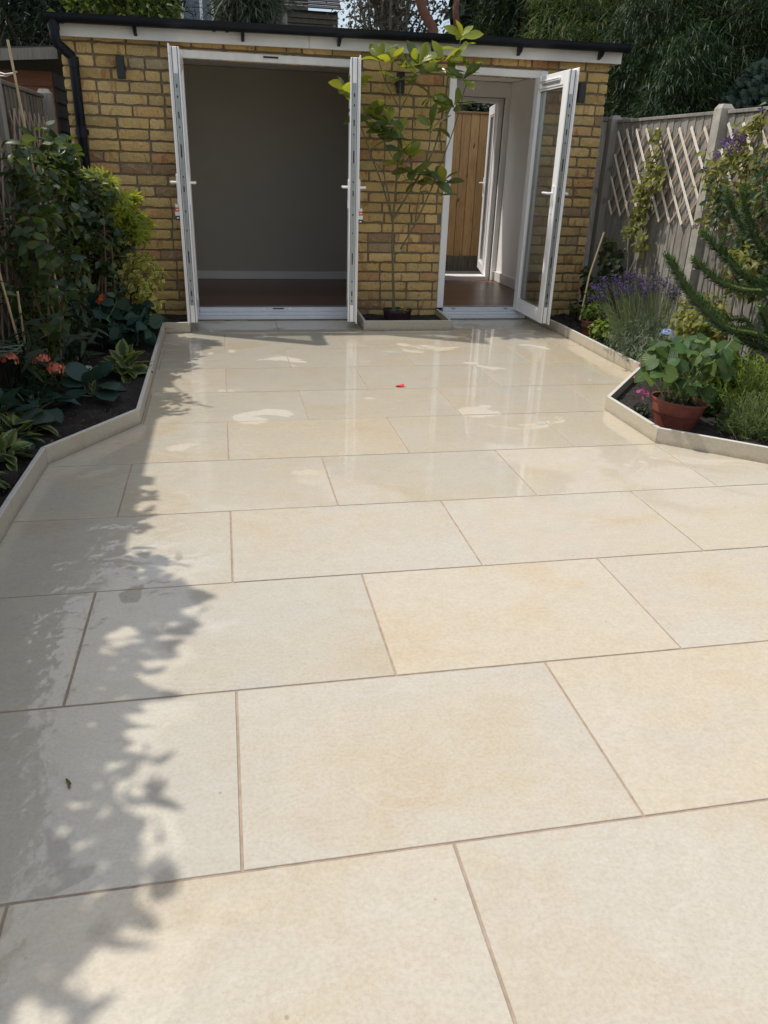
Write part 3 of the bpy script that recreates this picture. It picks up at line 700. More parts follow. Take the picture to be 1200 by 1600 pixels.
# ------------------------------------------------------------------ fences, trellis, shed
def fence(X, sgn, runs, posts, ztop, label, m_board, m_post, post_spec, seed, extra=None):
    """X face plane of the boards, sgn: side the garden is on (+1 garden at larger x)"""
    rng = random.Random(seed)
    root = empty('fence', (X, sum(runs[0]) / 2, 0), label, 'fence', 'board fences along the garden')
    for (ya, yb) in runs:
        y = ya
        while y < yb - .02:
            wd = .105 + rng.uniform(-.004, .004); y2 = min(y + wd, yb)
            t = .013 + rng.uniform(0, .003); h = ztop + rng.uniform(-.008, .004) - .02; j = rng.uniform(-.0015, .0015)
            x1 = X + j; x2 = X + sgn * -.003 + j     # feather edge: thick side laps the thin side of the next
            b = MB(); y2_ = y2 + .008
            b.hexa([(x1, y, .04), (X - sgn * .022, y, .04), (X - sgn * .022, y2_, .04), (x2 - sgn * .004, y2_, .04), (x1, y + rng.uniform(0, .003), h), (X - sgn * .022, y, h), (X - sgn * .022, y2_, h), (x2 - sgn * .004, y2_, h)])
            b.part('board', m_board, root); y = y2
        MB().box(*sorted((X + sgn * .012, X - sgn * .045)), ya + .002, yb - .002, ztop - .018, ztop + .006, .003).part('capping_rail', m_board, root)
        MB().box(*sorted((X - sgn * .004, X - sgn * .05)), ya + .002, yb - .002, .0, .035, .003).part('gravel_board', m_board, root)
        for z in (.35, 1.5): MB().box(*sorted((X - sgn * .024, X - sgn * .06)), ya, yb, z, z + .05).part('back_rail', m_board, root)
    for (y, kind) in posts:
        h = ztop + .045
        m = M['concrete'] if kind == 'c' else m_post
        xa, xb = sorted((X + sgn * .058, X - sgn * .042)); wy = .047
        b = MB(); b.hexa([(xa, y - wy, 0), (xb, y - wy, 0), (xb, y + wy, 0), (xa, y + wy, 0), (xa, y - wy, h - .03), (xb, y - wy, h - .03), (xb, y + wy, h - .03), (xa, y + wy, h - .03)])
        k = .62; xc = (xa + xb) / 2; xk = (xb - xa) / 2 * k; wk = wy * k
        b.hexa([(xa, y - wy, h - .0299), (xb, y - wy, h - .0299), (xb, y + wy, h - .0299), (xa, y + wy, h - .0299), (xc - xk, y - wk, h), (xc + xk, y - wk, h), (xc + xk, y + wk, h), (xc - xk, y + wk, h)])
        b.part('post', m, root)
    return root
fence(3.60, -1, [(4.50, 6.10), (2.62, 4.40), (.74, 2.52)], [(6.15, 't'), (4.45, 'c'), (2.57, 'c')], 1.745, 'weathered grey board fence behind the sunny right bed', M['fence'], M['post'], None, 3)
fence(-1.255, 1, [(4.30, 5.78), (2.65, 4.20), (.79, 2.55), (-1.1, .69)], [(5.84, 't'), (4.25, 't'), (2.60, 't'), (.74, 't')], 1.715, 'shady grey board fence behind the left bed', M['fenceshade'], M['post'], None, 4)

def lattice(X, sgn, y0, y1, z0, z1, label, m1, m2, dy=.172, slope=.895):
    root = empty('trellis', (X, (y0 + y1) / 2, z0), label, 'trellis', 'lath trellis panels on the fences')
    rng = random.Random(int(abs(y0) * 100))
    H = z1 - z0
    for k, (dirn, off, m) in enumerate(((1, .0115, m1), (-1, .0035, m2))):
        c = y0 - H * slope - .05
        while c < y1 + H * slope:
            a = (c, z0); b = (c + dirn * H * slope, z1)
            t0, t1 = 0.0, 1.0
            d = b[0] - a[0]
            for lim, s_ in ((y0, 1), (y1, -1)):
                ta = (lim - a[0]) / d
                if (d > 0) == (s_ > 0): t0 = max(t0, ta)
                else: t1 = min(t1, ta)
            if t1 - t0 > .12:
                p = Vector((X + sgn * off, a[0] + d * t0 + rng.uniform(-.004, .004), z0 + H * t0)); q = Vector((X + sgn * off, a[0] + d * t1 + rng.uniform(-.004, .004), z0 + H * t1))
                ax = (q - p); L = ax.length; ax.normalize(); nx = Vector((1, 0, 0)); sd = ax.cross(nx)
                e0, e1 = rng.uniform(-.015, .01), rng.uniform(-.01, .02)
                MB().obox(p, ax, sd, nx, (e0 if t0 > 0 else -.012, L + e1), (-.0115, .0115), (-.0035, .0035), .001).part('lath', m, root)
            c += dy
    return root
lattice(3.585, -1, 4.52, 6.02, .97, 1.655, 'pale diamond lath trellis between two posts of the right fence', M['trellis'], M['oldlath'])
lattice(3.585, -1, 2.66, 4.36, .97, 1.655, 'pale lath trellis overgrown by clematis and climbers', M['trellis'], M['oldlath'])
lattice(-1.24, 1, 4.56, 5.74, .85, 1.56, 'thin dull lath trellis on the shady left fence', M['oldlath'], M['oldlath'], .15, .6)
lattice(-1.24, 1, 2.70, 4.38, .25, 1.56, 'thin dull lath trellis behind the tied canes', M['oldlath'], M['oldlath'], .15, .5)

# neighbour's panel behind the right fence's far post
bf = empty('back_fence', (4.6, 6.55, 0), 'plain grey fence panel running off behind the right fence post', 'fence')
for i in range(18):
    MB().box(3.50 + i * .12, 3.618 + i * .12, 6.55, 6.566, .02, 1.76).part('board', M['fence'], bf)
MB().box(3.49, 5.7, 6.535, 6.58, 1.762, 1.80, .003).part('capping_rail', M['fence'], bf)

# treated fence seen through the rear door
nf = empty('rear_fence', (2.9, 9.35, 0), 'warm brown treated board fence seen through the rear door', 'fence')
for i in range(24):
    x = 1.9 + i * .118; MB().hexa([(x, 9.35, .22), (x + .112, 9.358, .22), (x + .112, 9.372, .22), (x, 9.372, .22), (x, 9.35, 1.93), (x + .112, 9.358, 1.93), (x + .112, 9.372, 1.93), (x, 9.372, 1.93)]).part('board', M['newfence'], nf)
MB().box(1.9, 4.8, 9.335, 9.39, 1.9305, 1.955, .003).part('capping_rail', M['newfence'], nf)
MB().box(1.9, 4.8, 9.3725, 9.385, .22, 1.92).part('backing_board', M['shedbrown'], nf)
MB().box(1.9, 4.8, 9.345, 9.38, .0, .215, .004).part('gravel_board', M['fenceshade'], nf)
MB().box(1.0, 5.0, 8.06, 9.34, -.03, .02).thing('rear_path', M['concrete'], kind='structure')

# neighbour's shed beyond the left fence
sx0, sx1, sy0, sy1 = -3.4, -1.43, 7.3, 9.4
sh = empty('shed', ((sx0 + sx1) / 2, sy0, 0), 'neighbour\'s shed with brown and slate boards and pale roof edge over the left fence', 'shed')
for i in range(16):
    z = .04 + i * .122
    MB().hexa([(sx0, sy0 - .012, z), (sx1, sy0 - .012, z), (sx1, sy0 + .01, z), (sx0, sy0 + .01, z), (sx0, sy0, z + .121), (sx1, sy0, z + .121), (sx1, sy0 + .01, z + .121), (sx0, sy0 + .01, z + .121)]).part('board', M['shedbrown'], sh)
    MB().hexa([(sx1 + .001, sy0 + .012, z), (sx1 + .02, sy0 + .012, z), (sx1 + .02, sy1, z), (sx1 + .001, sy1, z), (sx1 + .001, sy0 + .012, z + .121), (sx1 + .008, sy0 + .012, z + .121), (sx1 + .008, sy1, z + .121), (sx1 + .001, sy1, z + .121)]).part('board', M['shedblue'], sh, label='slate grey board')
MB().hexa([(sx0 - .1, sy0 - .16, 1.98), (sx1 + .10, sy0 - .16, 2.145), (sx1 + .10, sy1 + .1, 2.145), (sx0 - .1, sy1 + .1, 1.98), (sx0 - .1, sy0 - .16, 2.02), (sx1 + .10, sy0 - .16, 2.185), (sx1 + .10, sy1 + .1, 2.185), (sx0 - .1, sy1 + .1, 2.02)]).part('roof', M['felt'], sh)
MB().hexa([(sx0 - .1, sy0 - .185, 1.915), (sx1 + .10, sy0 - .185, 2.08), (sx1 + .10, sy0 - .162, 2.08), (sx0 - .1, sy0 - .162, 1.915), (sx0 - .1, sy0 - .185, 2.005), (sx1 + .10, sy0 - .185, 2.17), (sx1 + .10, sy0 - .162, 2.17), (sx0 - .1, sy0 - .162, 2.005)]).part('bargeboard', M['post'], sh)

# ------------------------------------------------------------------ foliage helpers
def leaf_tpl(shape='ovate', n=5, wid=.42, fold=.18, droop=.18, wave=0, seed=0, cup=0):
    """leaf of length 1 along +Y, normal +Z; returns verts, quads, uv"""
    rng = random.Random(seed); V = []; U = []; F = []
    for i in range(n + 1):
        t = i / n
        if shape == 'ovate': wd = wid * (math.sin(math.pi * min(1, t ** .75)) ** .8 if 0 < t < 1 else .02)
        elif shape == 'obovate': wd = wid * (math.sin(math.pi * t ** 1.35) ** .85 if 0 < t < 1 else .03)
        elif shape == 'round': wd = wid * (math.sqrt(max(0, 1 - (2 * t - 1) ** 2)) ** .8 if 0 < t < 1 else .05)
        elif shape == 'heart': wd = wid * ((1 - t) ** .55 * (.55 + 1.1 * min(t * 6, 1) - .65) if t < 1 else .01)
        else: wd = wid * (1 - t) ** .6 * min(1, t * 5 + .3)       # lance
        y = t; z = -droop * t * t
        wv = wave * math.sin(t * 9 + seed)
        for u in (-1, 0, 1):
            V.append((u * wd, y, z + (abs(u) * (fold * wd + wv) if u else 0) - cup * wd * abs(u) * t)); U.append(((u + 1) / 2, t))
    for i in range(n):
        for k in (0, 1):
            a = 3 * i + k; F.append((a, a + 1, a + 4, a + 3))
    return np.array(V, np.float32), np.array(F), np.array(U, np.float32)
def palmate_tpl(lobes=7, seed=0, deep=.35):
    V = [(0, 0, 0)]; U = [(.5, 0)]; F = []
    for i in range(lobes):
        a = R(-115 + 230 * i / (lobes - 1)); L = .62 + .38 * math.cos(a * .6) ** 1; d = Vector((math.sin(a), math.cos(a), 0)); s = Vector((d.y, -d.x, 0))
        b = len(V); p = d * L * .45; q = d * L
        for v in (p - s * .105, q, p + s * .105): V.append((v.x, v.y, -.12 * v.length ** 2 + .03)); U.append((.5, .5))
        F.append((0, b + 2, b + 1, b))
    return np.array(V, np.float32), np.array(F), np.array(U, np.float32)
def blade_tpl(wid=.05, droop=.1):
    V = [(-wid, 0, 0), (wid, 0, 0), (wid * 1.2, .45, -droop * .2), (-wid * 1.2, .45, -droop * .2), (wid * .15, 1, -droop), (-wid * .15, 1, -droop)]
    return np.array(V, np.float32), np.array([(0, 1, 2, 3), (3, 2, 4, 5)]), np.array([(0, 0), (1, 0), (1, .5), (0, .5), (1, 1), (0, 1)], np.float32)
def lobed_tpl(seed=0):
    pts = [(0, 0), (.30, .08), (.48, .34), (.27, .42), (.36, .72), (.12, .66), (0, 1)]
    V = [(0, .38, .04)]; U = [(.5, .4)]
    full = pts + [(-x, y) for x, y in pts[-2:0:-1]]
    for x, y in full: V.append((x, y, -.1 * abs(x))); U.append((.5 + x, y))
    n = len(full); F = [(0, 1 + i, 1 + (i + 1) % n, 1 + (i + 2) % n) for i in range(0, n, 2)]
    return np.array(V, np.float32), np.array(F), np.array(U, np.float32)
TPL = dict(ovate=[leaf_tpl('ovate', 5, .27, .3, .2, .0, i) for i in range(3)], broad=[leaf_tpl('ovate', 6, .36, .18, .22, .03, i) for i in range(3)],
           round=[leaf_tpl('round', 6, .42, .12, .22, .02, i) for i in range(3)], obovate=[leaf_tpl('obovate', 6, .21, .3, d, .0, i) for i, d in enumerate((.05, .2, .35))],
           lance=[leaf_tpl('lance', 4, .14, .3, .25, 0, i) for i in range(2)], heart=[leaf_tpl('heart', 6, .52, .2, .45, .03, i, .1) for i in range(3)],
           palm=[palmate_tpl(7)], blade=[blade_tpl()], thin=[blade_tpl(.035, .3)], small=[leaf_tpl('ovate', 2, .30, .3, .15, 0, 0)], lobed=[lobed_tpl()], spike=[blade_tpl(.13, -.1)], needle=[blade_tpl(.045, .0)])
MESHC = {}
def tpl_mesh(kind, i, mat, name='leaf'):
    key = (kind, i, mat.name, name)
    if key not in MESHC:
        V, F, U = TPL[kind][i]; me = fast_mesh(name, V, [(4, F)], U, None, smooth=kind not in ('palm', 'blade')); me.materials.append(mat); MESHC[key] = me
    return MESHC[key]
def frame_mat(p, d, up, s, roll=0, wscale=1):
    y = d.normalized(); x = y.cross(up)
    if x.length < 1e-4: x = y.orthogonal()
    x.normalize(); z = x.cross(y)
    if roll: q = Matrix.Rotation(roll, 3, y); x = q @ x; z = q @ z
    m = Matrix(((x.x * s * wscale, y.x * s, z.x * s, p.x), (x.y * s * wscale, y.y * s, z.y * s, p.y), (x.z * s * wscale, y.z * s, z.z * s, p.z), (0, 0, 0, 1)))
    return m
def merged(name, kind, mats, mat, parent=None, rng=None, stuff=True):
    """all leaves of one kind joined into a single mesh"""
    rng = rng or random
    A = np.array([[list(r) for r in m] for m in mats], np.float32); off = org(parent) if parent else Vector((0, 0, 0))
    A[:, :3, 3] -= np.array(off, np.float32)
    nt_ = len(TPL[kind]); Vs = []; Fs = []; Us = []; Rn = []; base = 0
    for i in range(nt_):
        a = A[i::nt_]
        if not len(a): continue
        V, F, U = TPL[kind][i]; k = len(V)
        P = np.einsum('nij,kj->nki', a[:, :3, :3], V) + a[:, None, :3, 3]
        Vs.append(P.reshape(-1, 3)); Fs.append((F[None] + (np.arange(len(a)) * k)[:, None, None] + base).reshape(-1, 4))
        Us.append(np.tile(U, (len(a), 1))); Rn.append(np.repeat(np.random.rand(len(a)), k)); base += k * len(a)
    me = fast_mesh(name, np.concatenate(Vs), [(4, np.concatenate(Fs))], np.concatenate(Us), np.concatenate(Rn), smooth=kind not in ('palm', 'blade', 'needle', 'spike', 'thin'))
    me.materials.append(mat)
    o = bpy.data.objects.new(name, me); col.objects.link(o)
    if parent: o.parent = parent
    if stuff: o['kind'] = 'stuff'
    return o
def leaves(root, kind, mats, mat, npart=0, part='leaf', stuffname='foliage'):
    """the npart leaves nearest the camera are parts; the rest are one part"""
    mats = sorted(mats, key=lambda m: (m.translation - CAM).length)
    cnt = 0
    for i, m in enumerate(mats[:npart]):
        inst(part, tpl_mesh(kind, i % len(TPL[kind]), mat, part), root, m)
    if len(mats) > npart: merged(stuffname, kind, mats[npart:], mat, root)
def rv(rng, s=1): return Vector((rng.gauss(0, s), rng.gauss(0, s), rng.gauss(0, s)))
def in_ell(rng, c, r, shell=.45):
    while True:
        v = Vector((rng.uniform(-1, 1), rng.uniform(-1, 1), rng.uniform(-1, 1)))
        l = v.length
        if .05 < l <= 1:
            k = (shell + (1 - shell) * rng.random() ** .5) / l if rng.random() < .75 else 1
            if k * l > 1: k = 1 / l
            v = v * k; return Vector((c[0] + v.x * r[0], c[1] + v.y * r[1], c[2] + v.z * r[2])), v
def curve(a, b, rng, sag=.1, n=5, wob=.03):
    a, b = Vector(a), Vector(b); L = (b - a).length; m = a.lerp(b, .5) + Vector((rng.gauss(0, wob * 2), rng.gauss(0, wob * 2), sag * L))
    return [a.lerp(m, t).lerp(m.lerp(b, t), t) for t in [i / n for i in range(n + 1)]]
def bush(name, label, cat, base, blobs, kind, mat, size, per=5, tips=60, npart=150, stem=None, stemr=.006, seed=1, group=None, up=.5, dens_stems=1.0, spread=.9, root=None, hang=0, trunks=3, clampx=None, jit=.25, leafgap=.6):
    """shrub: trunks from the base, twigs into ellipsoid blobs, whorls of leaves at the twig ends"""
    rng = random.Random(seed); base = Vector(base)
    if root is None: root = empty(name, base, label, cat, group)
    stem = stem or M['bark']
    tb = MB(); mats = []
    hubs = []
    for (c, r, wgt) in blobs:
        for k in range(trunks):
            h = Vector(c) + Vector((rng.uniform(-.4, .4) * r[0], rng.uniform(-.4, .4) * r[1], -r[2] * .35)); hubs.append((h, c))
            b = base + Vector((rng.gauss(0, .03), rng.gauss(0, .03), -.02))
            pts = curve(b, h, rng, .05); tb.tube(pts, [stemr * (1.6 - .9 * i / 5) for i in range(6)], 6)
    tot = sum(b[2] for b in blobs)
    tw = MB()
    for (c, r, wgt) in blobs:
        my = [h for h in hubs if h[1] is c]
        for k in range(int(tips * wgt / tot)):
            p, v = in_ell(rng, c, r)
            for _ in range(12):
                if not clampx or clampx[0] <= p.x <= clampx[1]: break
                p, v = in_ell(rng, c, r)
            if clampx: p.x = min(max(p.x, clampx[0]), clampx[1])
            h = min((q[0] for q in my), key=lambda q: (q - p).length + rng.uniform(0, .1)); out = (p - Vector(c)); out = Vector((out.x / r[0], out.y / r[1], out.z / r[2]))
            if rng.random() < dens_stems: tw.tube(curve(h, p, rng, -.05, 3, .012), [stemr * .5, stemr * .42, stemr * .33, stemr * .22], 4, False)
            ax = (out + Vector((0, 0, up)) + rv(rng, .25)).normalized()
            for j in range(per):
                a = 2.4 * j + rng.uniform(-.4, .4); q = ax.orthogonal().normalized(); q.rotate(Matrix.Rotation(a, 3, ax))
                d = (ax * (1 - spread) + q * spread + Vector((0, 0, -hang)) + rv(rng, .12)).normalized()
                s = size * rng.uniform(1 - jit, 1 + jit); pos = p - ax * (leafgap * size * j * .5) 
                mats.append(frame_mat(pos, d, (ax + Vector((0, 0, .6)) + rv(rng, .25)).normalized(), s, rng.gauss(0, .6)))
    if tb.v: tb.part('stems', stem, root, smooth=True)
    if tw.v: tw.part('twigs', stem, root, kind='stuff')
    leaves(root, kind, mats, mat, npart)
    return root
# ------------------------------------------------------------------ left bed
bush('camellia', 'tall dark glossy shrub climbing against the left fence by the downpipe', 'shrub', (-1.0, 4.75, .03),
     [((-1.02, 4.7, 1.30), (.15, .30, .22), 2.0), ((-.95, 4.9, .98), (.20, .42, .30), 3.2), ((-1.0, 4.2, 1.02), (.15, .30, .28), 1.6), ((-.82, 5.15, .70), (.20, .40, .26), 2.4), ((-1.0, 4.3, .62), (.18, .4, .26), 1.8)],
     'broad', G['camellia'], .062, per=6, tips=290, npart=300, seed=11, trunks=2, stemr=.009, clampx=(-1.19, -.52))
bush('climbing_shrub', 'thin leggy shrub with light leaves and bare stems at the left edge of the photo', 'shrub', (-1.02, 3.62, .03),
     [((-.98, 3.55, .88), (.13, .30, .26), 2), ((-1.0, 3.7, 1.25), (.14, .30, .20), 1.6), ((-.97, 3.5, .50), (.15, .30, .22), 1.4)],
     'ovate', G['rosebush'], .070, per=5, tips=110, npart=300, seed=12, trunks=3, stemr=.007, clampx=(-1.19, -.6))
bush('japanese_maple', 'small yellow-green maple glowing in the sun against the brick wall', 'tree', (-.80, 5.45, .03),
     [((-.74, 5.22, .97), (.20, .20, .18), 3), ((-.84, 5.20, 1.15), (.13, .18, .10), 1), ((-.62, 5.25, .84), (.14, .18, .12), 1.6)],
     'palm', G['maple'], .082, per=5, tips=80, npart=300, seed=13, trunks=1, stemr=.007, up=.8, spread=.9, hang=.25, leafgap=.35)
bush('variegated_shrub', 'yellow variegated small-leaved shrub under the maple by the wall', 'shrub', (-.60, 5.5, .03),
     [((-.58, 5.20, .46), (.15, .20, .22), 3), ((-.60, 5.3, .22), (.14, .2, .14), 1.2), ((-.78, 5.2, .60), (.16, .2, .10), 1.2)],
     'ovate', G['golden'], .050, per=6, tips=150, npart=300, seed=14, trunks=3, stemr=.004, up=.6)
bush('hellebore', 'clump of broad dark drooping leaves in the left bed below the variegated shrub', 'plant', (-.72, 4.85, .04),
     [((-.70, 4.78, .22), (.22, .36, .13), 3), ((-.86, 4.5, .34), (.2, .3, .14), 1.2)], 'broad', G['bigblue'], .13, per=4, tips=36, npart=200, seed=15, trunks=5, stem=M['greenstem'], stemr=.005, up=.2, spread=.85, hang=.35)
bush('fern_like_plant', 'loose tangle of thin dark stems and leaves in the middle of the left bed', 'plant', (-.95, 3.95, .04),
     [((-.95, 3.95, .35), (.18, .40, .22), 3), ((-1.02, 3.3, .3), (.12, .3, .2), 1.5)], 'lance', G['dark'], .12, per=5, tips=80, npart=200, seed=16, trunks=5, stem=M['greenstem'], stemr=.003, up=.3, spread=.8, hang=.3)
def rosette(name, label, base, n, size, kind, mat, seed, tilt=(.25, 1.0), rad=.05, npart=60, droopz=0, cat='plant', h=.0, group=None, clampx=None):
    rng = random.Random(seed); base = Vector(base); root = empty(name, base, label, cat, group); st = MB(); mats = []
    for i in range(n):
        a = i * 2.4 + rng.uniform(-.3, .3); k = (i + .5) / n; el = R(78) * (1 - k) + R(12) * k + rng.gauss(0, .12)
        d = Vector((math.cos(a) * math.cos(el), math.sin(a) * math.cos(el), math.sin(el))); ln = size * rng.uniform(.55, 1.0) + h
        p = base + d * ln * rng.uniform(.55, .95)
        if clampx: p.x = min(max(p.x, clampx[0]), clampx[1])
        st.tube(curve(base, p, rng, .08, 4, .006), [.004, .0035, .003, .003, .0025], 5, False)
        dd = Vector((d.x, d.y, d.z * .35 - .25 * k + droopz)); s = size * rng.uniform(.75, 1.1)
        mats.append(frame_mat(p, dd, Vector((0, 0, 1)) + d * .3, s, rng.gauss(0, .25)))
    st.part('stems', M['greenstem'], root); leaves(root, kind, mats, mat, npart); return root
rosette('hosta', 'hosta with yellow-edged drooping leaves reaching the left edging', (-.64, 3.92, .04), 26, .14, 'broad', G['hosta'], 21, cat='hosta')
rosette('hosta', 'plain dark blue-green hosta behind the middle of the left edging', (-.76, 3.42, .04), 13, .16, 'round', G['bigblue'], 22, cat='hosta')
rosette('hosta', 'small yellow-edged hosta near the corner of the left bed', (-.98, 2.78, .04), 9, .13, 'heart', G['hosta'], 28, cat='hosta', clampx=(-1.15, -.8))
hyr = rosette('hydrangea', 'dark hydrangea with three salmon flower heads in the left bed', (-1.02, 3.12, .04), 20, .135, 'broad', G['bigblue'], 23, h=.06, cat='hydrangea')
rosette('variegated_plant', 'cream-striped pointed-leaf plant at the near bend of the left edging', (-1.0, 2.38, .04), 26, .11, 'ovate', G['striped'], 24, clampx=(-1.2, -.95))
rosette('variegated_plant', 'broader dull-edged leafy plant against the left frame of the photo', (-1.03, 2.02, .04), 22, .12, 'broad', G['striped'], 25, clampx=(-1.18, -1.0))
rosette('blue_grass_plant', 'dark strappy plant beside the nearest left edging slab', (-1.03, 1.85, .04), 24, .11, 'lance', G['bigblue'], 26, clampx=(-1.18, -1.02))
rosette('leafy_clump', 'dark leafy clump pressed against the left fence near the coil of wire', (-1.10, 2.75, .04), 22, .15, 'broad', G['bigblue'], 97, clampx=(-1.2, -.9), h=.05)
rosette('leafy_clump', 'low dark leafy clump between the hostas and the near bend', (-1.0, 2.62, .04), 20, .10, 'ovate', G['hosta'], 98, clampx=(-1.15, -.86))
def flower_head(root, c, r, mat, n, size, seed, name='flower_head', kind='small', flat=.6):
    rng = random.Random(seed); ms = []
    for i in range(n):
        z = rng.random() ** .8; a = rng.uniform(0, 6.28); q = math.sqrt(1 - z * z)
        v = Vector((q * math.cos(a), q * math.sin(a), z * flat)); p = Vector(c) + v * r
        t = v.orthogonal(); t.rotate(Matrix.Rotation(rng.uniform(0, 6.28), 3, v.normalized()))
        ms.append(frame_mat(p, t, v.normalized(), size * rng.uniform(.7, 1.2)))
    return merged(name, kind, ms, mat, root, stuff=False)
for i, (px_, py_, Y) in enumerate(((65, 563, 3.15), (87, 577, 3.05), (14, 562, 3.10))):
    flower_head(hyr, at(px_, py_, Y), .046, M['petfl'], 70, .024, 30 + i)
# two orange blooms on thin stems, a small white flower
for px_, py_, Y, m, lab in ((157, 468, 4.6, 'orange', 'single orange-red bloom above the broad dark leaves'), (93, 470, 4.0, 'orange', 'ragged orange bloom by the canes on the left')):
    c = at(px_, py_, Y); g_ = Vector((c.x - .03, c.y + .05, .03)); rt = empty('orange_flower', g_, lab, 'flower')
    MB().tube(curve(g_, c, random.Random(5), .02, 4, .01), .003, 5).part('stem', M['greenstem'], rt); flower_head(rt, c, .026, M[m], 26, .034, 41, name='bloom')
c = at(137, 577, 3.75); rt = empty('white_flower', (c.x, c.y, .04), 'small cluster of white florets among the hostas', 'flower')
MB().tube([(c.x, c.y, .03), tuple(c)], .003, 5).part('stem', M['greenstem'], rt); flower_head(rt, c, .028, M['white'], 30, .02, 43, name='bloom')
bush('corner_shrub', 'shrub of plain green leaves low against the brick wall at the left corner', 'shrub', (-1.0, 5.55, .03), [((-.98, 5.5, .55), (.15, .25, .30), 2), ((-.95, 5.5, .2), (.2, .25, .15), 1)],
     'ovate', G['camellia'], .06, per=5, tips=60, npart=100, seed=19)
# shrubs further along the same bed, beside the photographer
bush('laurel', 'large-leaved shrub beyond the left side of the frame, casting the near shade', 'shrub', (-1.02, .62, .03),
     [((-1.02, .75, 1.12), (.20, .40, .48), 3), ((-1.06, .15, .80), (.16, .40, .40), 2)], 'ovate', G['camellia'], .10, per=6, tips=62, npart=0, seed=51, spread=.8, up=.2, clampx=(-1.22, -.86))
bush('laurel', 'second large-leaved shrub beyond the left side of the frame', 'shrub', (-1.02, 1.5, .03),
     [((-1.02, 1.55, 1.20), (.18, .35, .45), 3), ((-1.05, 2.2, 1.15), (.12, .32, .45), 2)], 'ovate', G['camellia'], .09, per=6, tips=78, npart=0, seed=52, spread=.8, clampx=(-1.2, -.86))
bush('undergrowth', 'dark leafy undergrowth filling the foot of the left fence', 'plant', (-1.05, 4.2, .03), [((-1.05, 4.0, .28), (.14, .95, .26), 3), ((-1.12, 3.9, .75), (.08, .8, .40), 2), ((-.9, 5.1, .35), (.2, .3, .22), 1.2)], 'ovate', G['camellia'], .06, per=5, tips=230, npart=200, seed=95, clampx=(-1.22, -.6))
bush('laurel', 'third large-leaved shrub beyond the left side of the frame, nearest the photographer', 'shrub', (-1.03, -.35, .03),
     [((-1.05, -.50, 1.12), (.17, .40, .42), 3), ((-1.04, .35, 1.42), (.17, .45, .28), 2), ((-1.05, 1.3, 1.50), (.16, .45, .26), 2)], 'ovate', G['camellia'], .10, per=6, tips=88, npart=0, seed=53, spread=.8, clampx=(-1.24, -.86))
bush('sunlit_leaf_patch', 'added paler leaves standing for the sunlit part of the dark shrub, beside the maple', 'shrub', (-.88, 4.95, .03),
     [((-.84, 4.95, 1.08), (.16, .26, .14), 2), ((-.80, 4.9, .80), (.14, .28, .14), 1)], 'ovate', G['rosebush'], .058, per=6, tips=60, npart=200, seed=54, clampx=(-1.19, -.55))  # extra leaf mass, added to imitate sunlight on the dark shrub
# canes, string and a coil of green wire
def cane(a, b, label, r=.006):
    a, b = Vector(a), Vector(b); q = MB(); n = 9
    q.tube([a.lerp(b, t / n) for t in range(n + 1)], [r * (1.18 if t % 2 else 1.0) for t in range(n + 1)], 7)
    q.thing('garden_cane', M['cane'], label, 'cane', 'bamboo canes in the left bed', base=a)
cane((-.93, 3.85, .02), tuple(at(12, 62, 3.75)), 'tall cane leaning at the top left corner against the fence')
cane(tuple(at(48, 600, 3.25)), tuple(at(27, 455, 3.35)), 'short cane beside the coil of green wire')
cane((-1.05, 3.3, .02), tuple(at(-3, 420, 3.2)), 'cane at the left frame that carries the wire coil')
cane((-.99, 4.35, .02), (-1.02, 4.3, 1.0), 'upright cane hidden among the dark stems in the left bed')
mbw = MB(); rng = random.Random(2); cw = at(12, 545, 3.15)
for k in range(7):
    rr_ = .115 + rng.uniform(-.012, .012); dz = rng.uniform(-.02, .02); ph = rng.uniform(0, 6)
    mbw.tube([(cw.x - .05 + rr_ * math.cos(a), cw.y + rr_ * .8 * math.sin(a), cw.z + dz + .012 * math.sin(2 * a + ph)) for a in [2 * math.pi * i / 28 for i in range(29)]], .0028, 5, False)
mbw.thing('wire_coil', M['wire'], 'coil of green wire hung on a cane at the left edge', 'wire')
MB().tube([tuple(at(-4, 112, 4.2)), tuple(at(8, 116, 3.9)), tuple(at(24, 114, 3.76)), tuple(at(26, 112, 3.75)), tuple(at(10, 119, 3.9)), tuple(at(-4, 118, 4.2))], .004, 6).thing('string_tie', M['cord'], 'pale string tying the tall cane to the fence post', 'string')

# ------------------------------------------------------------------ espaliered tree in the pier box
BY = 5.76
mg = empty('magnolia', (at(613, 488, BY).x, BY, .12), 'slender magnolia with big glossy leaves in front of the brick pier', 'tree')
def cr(X, Yp): return (520 + X / 3.265, 40 + Yp / 3.265)
stems = [([(313, 1470), (310, 1380), (305, 1180), (307, 1000), (322, 820), (334, 640), (340, 450), (345, 290)], .0105, .004, 0), ([(305, 1000), (255, 820), (205, 690), (160, 560), (90, 380)], .0065, .003, -.06),
         ([(302, 1000), (285, 870), (262, 760), (268, 600), (268, 520)], .006, .003, -.1), ([(308, 990), (372, 880), (440, 760), (486, 650), (498, 520), (500, 370)], .006, .0028, -.07),
         ([(322, 960), (420, 800), (520, 620), (570, 400), (590, 250), (630, 140), (655, 70)], .007, .003, -.03), ([(345, 1140), (420, 1010), (495, 850), (545, 720), (620, 520), (668, 340), (690, 280)], .0055, .0028, -.12),
         ([(345, 430), (270, 290), (235, 180)], .004, .0025, -.04), ([(345, 430), (400, 320), (440, 240)], .004, .0025, -.1), ([(262, 760), (235, 720), (205, 690)], .003, .002, -.02), ([(335, 780), (360, 690), (358, 640)], .003, .002, -.12), ([(420, 1000), (450, 830), (520, 800)], .0035, .0025, -.14), ([(268, 600), (330, 720), (410, 830)], .003, .002, -.1)]
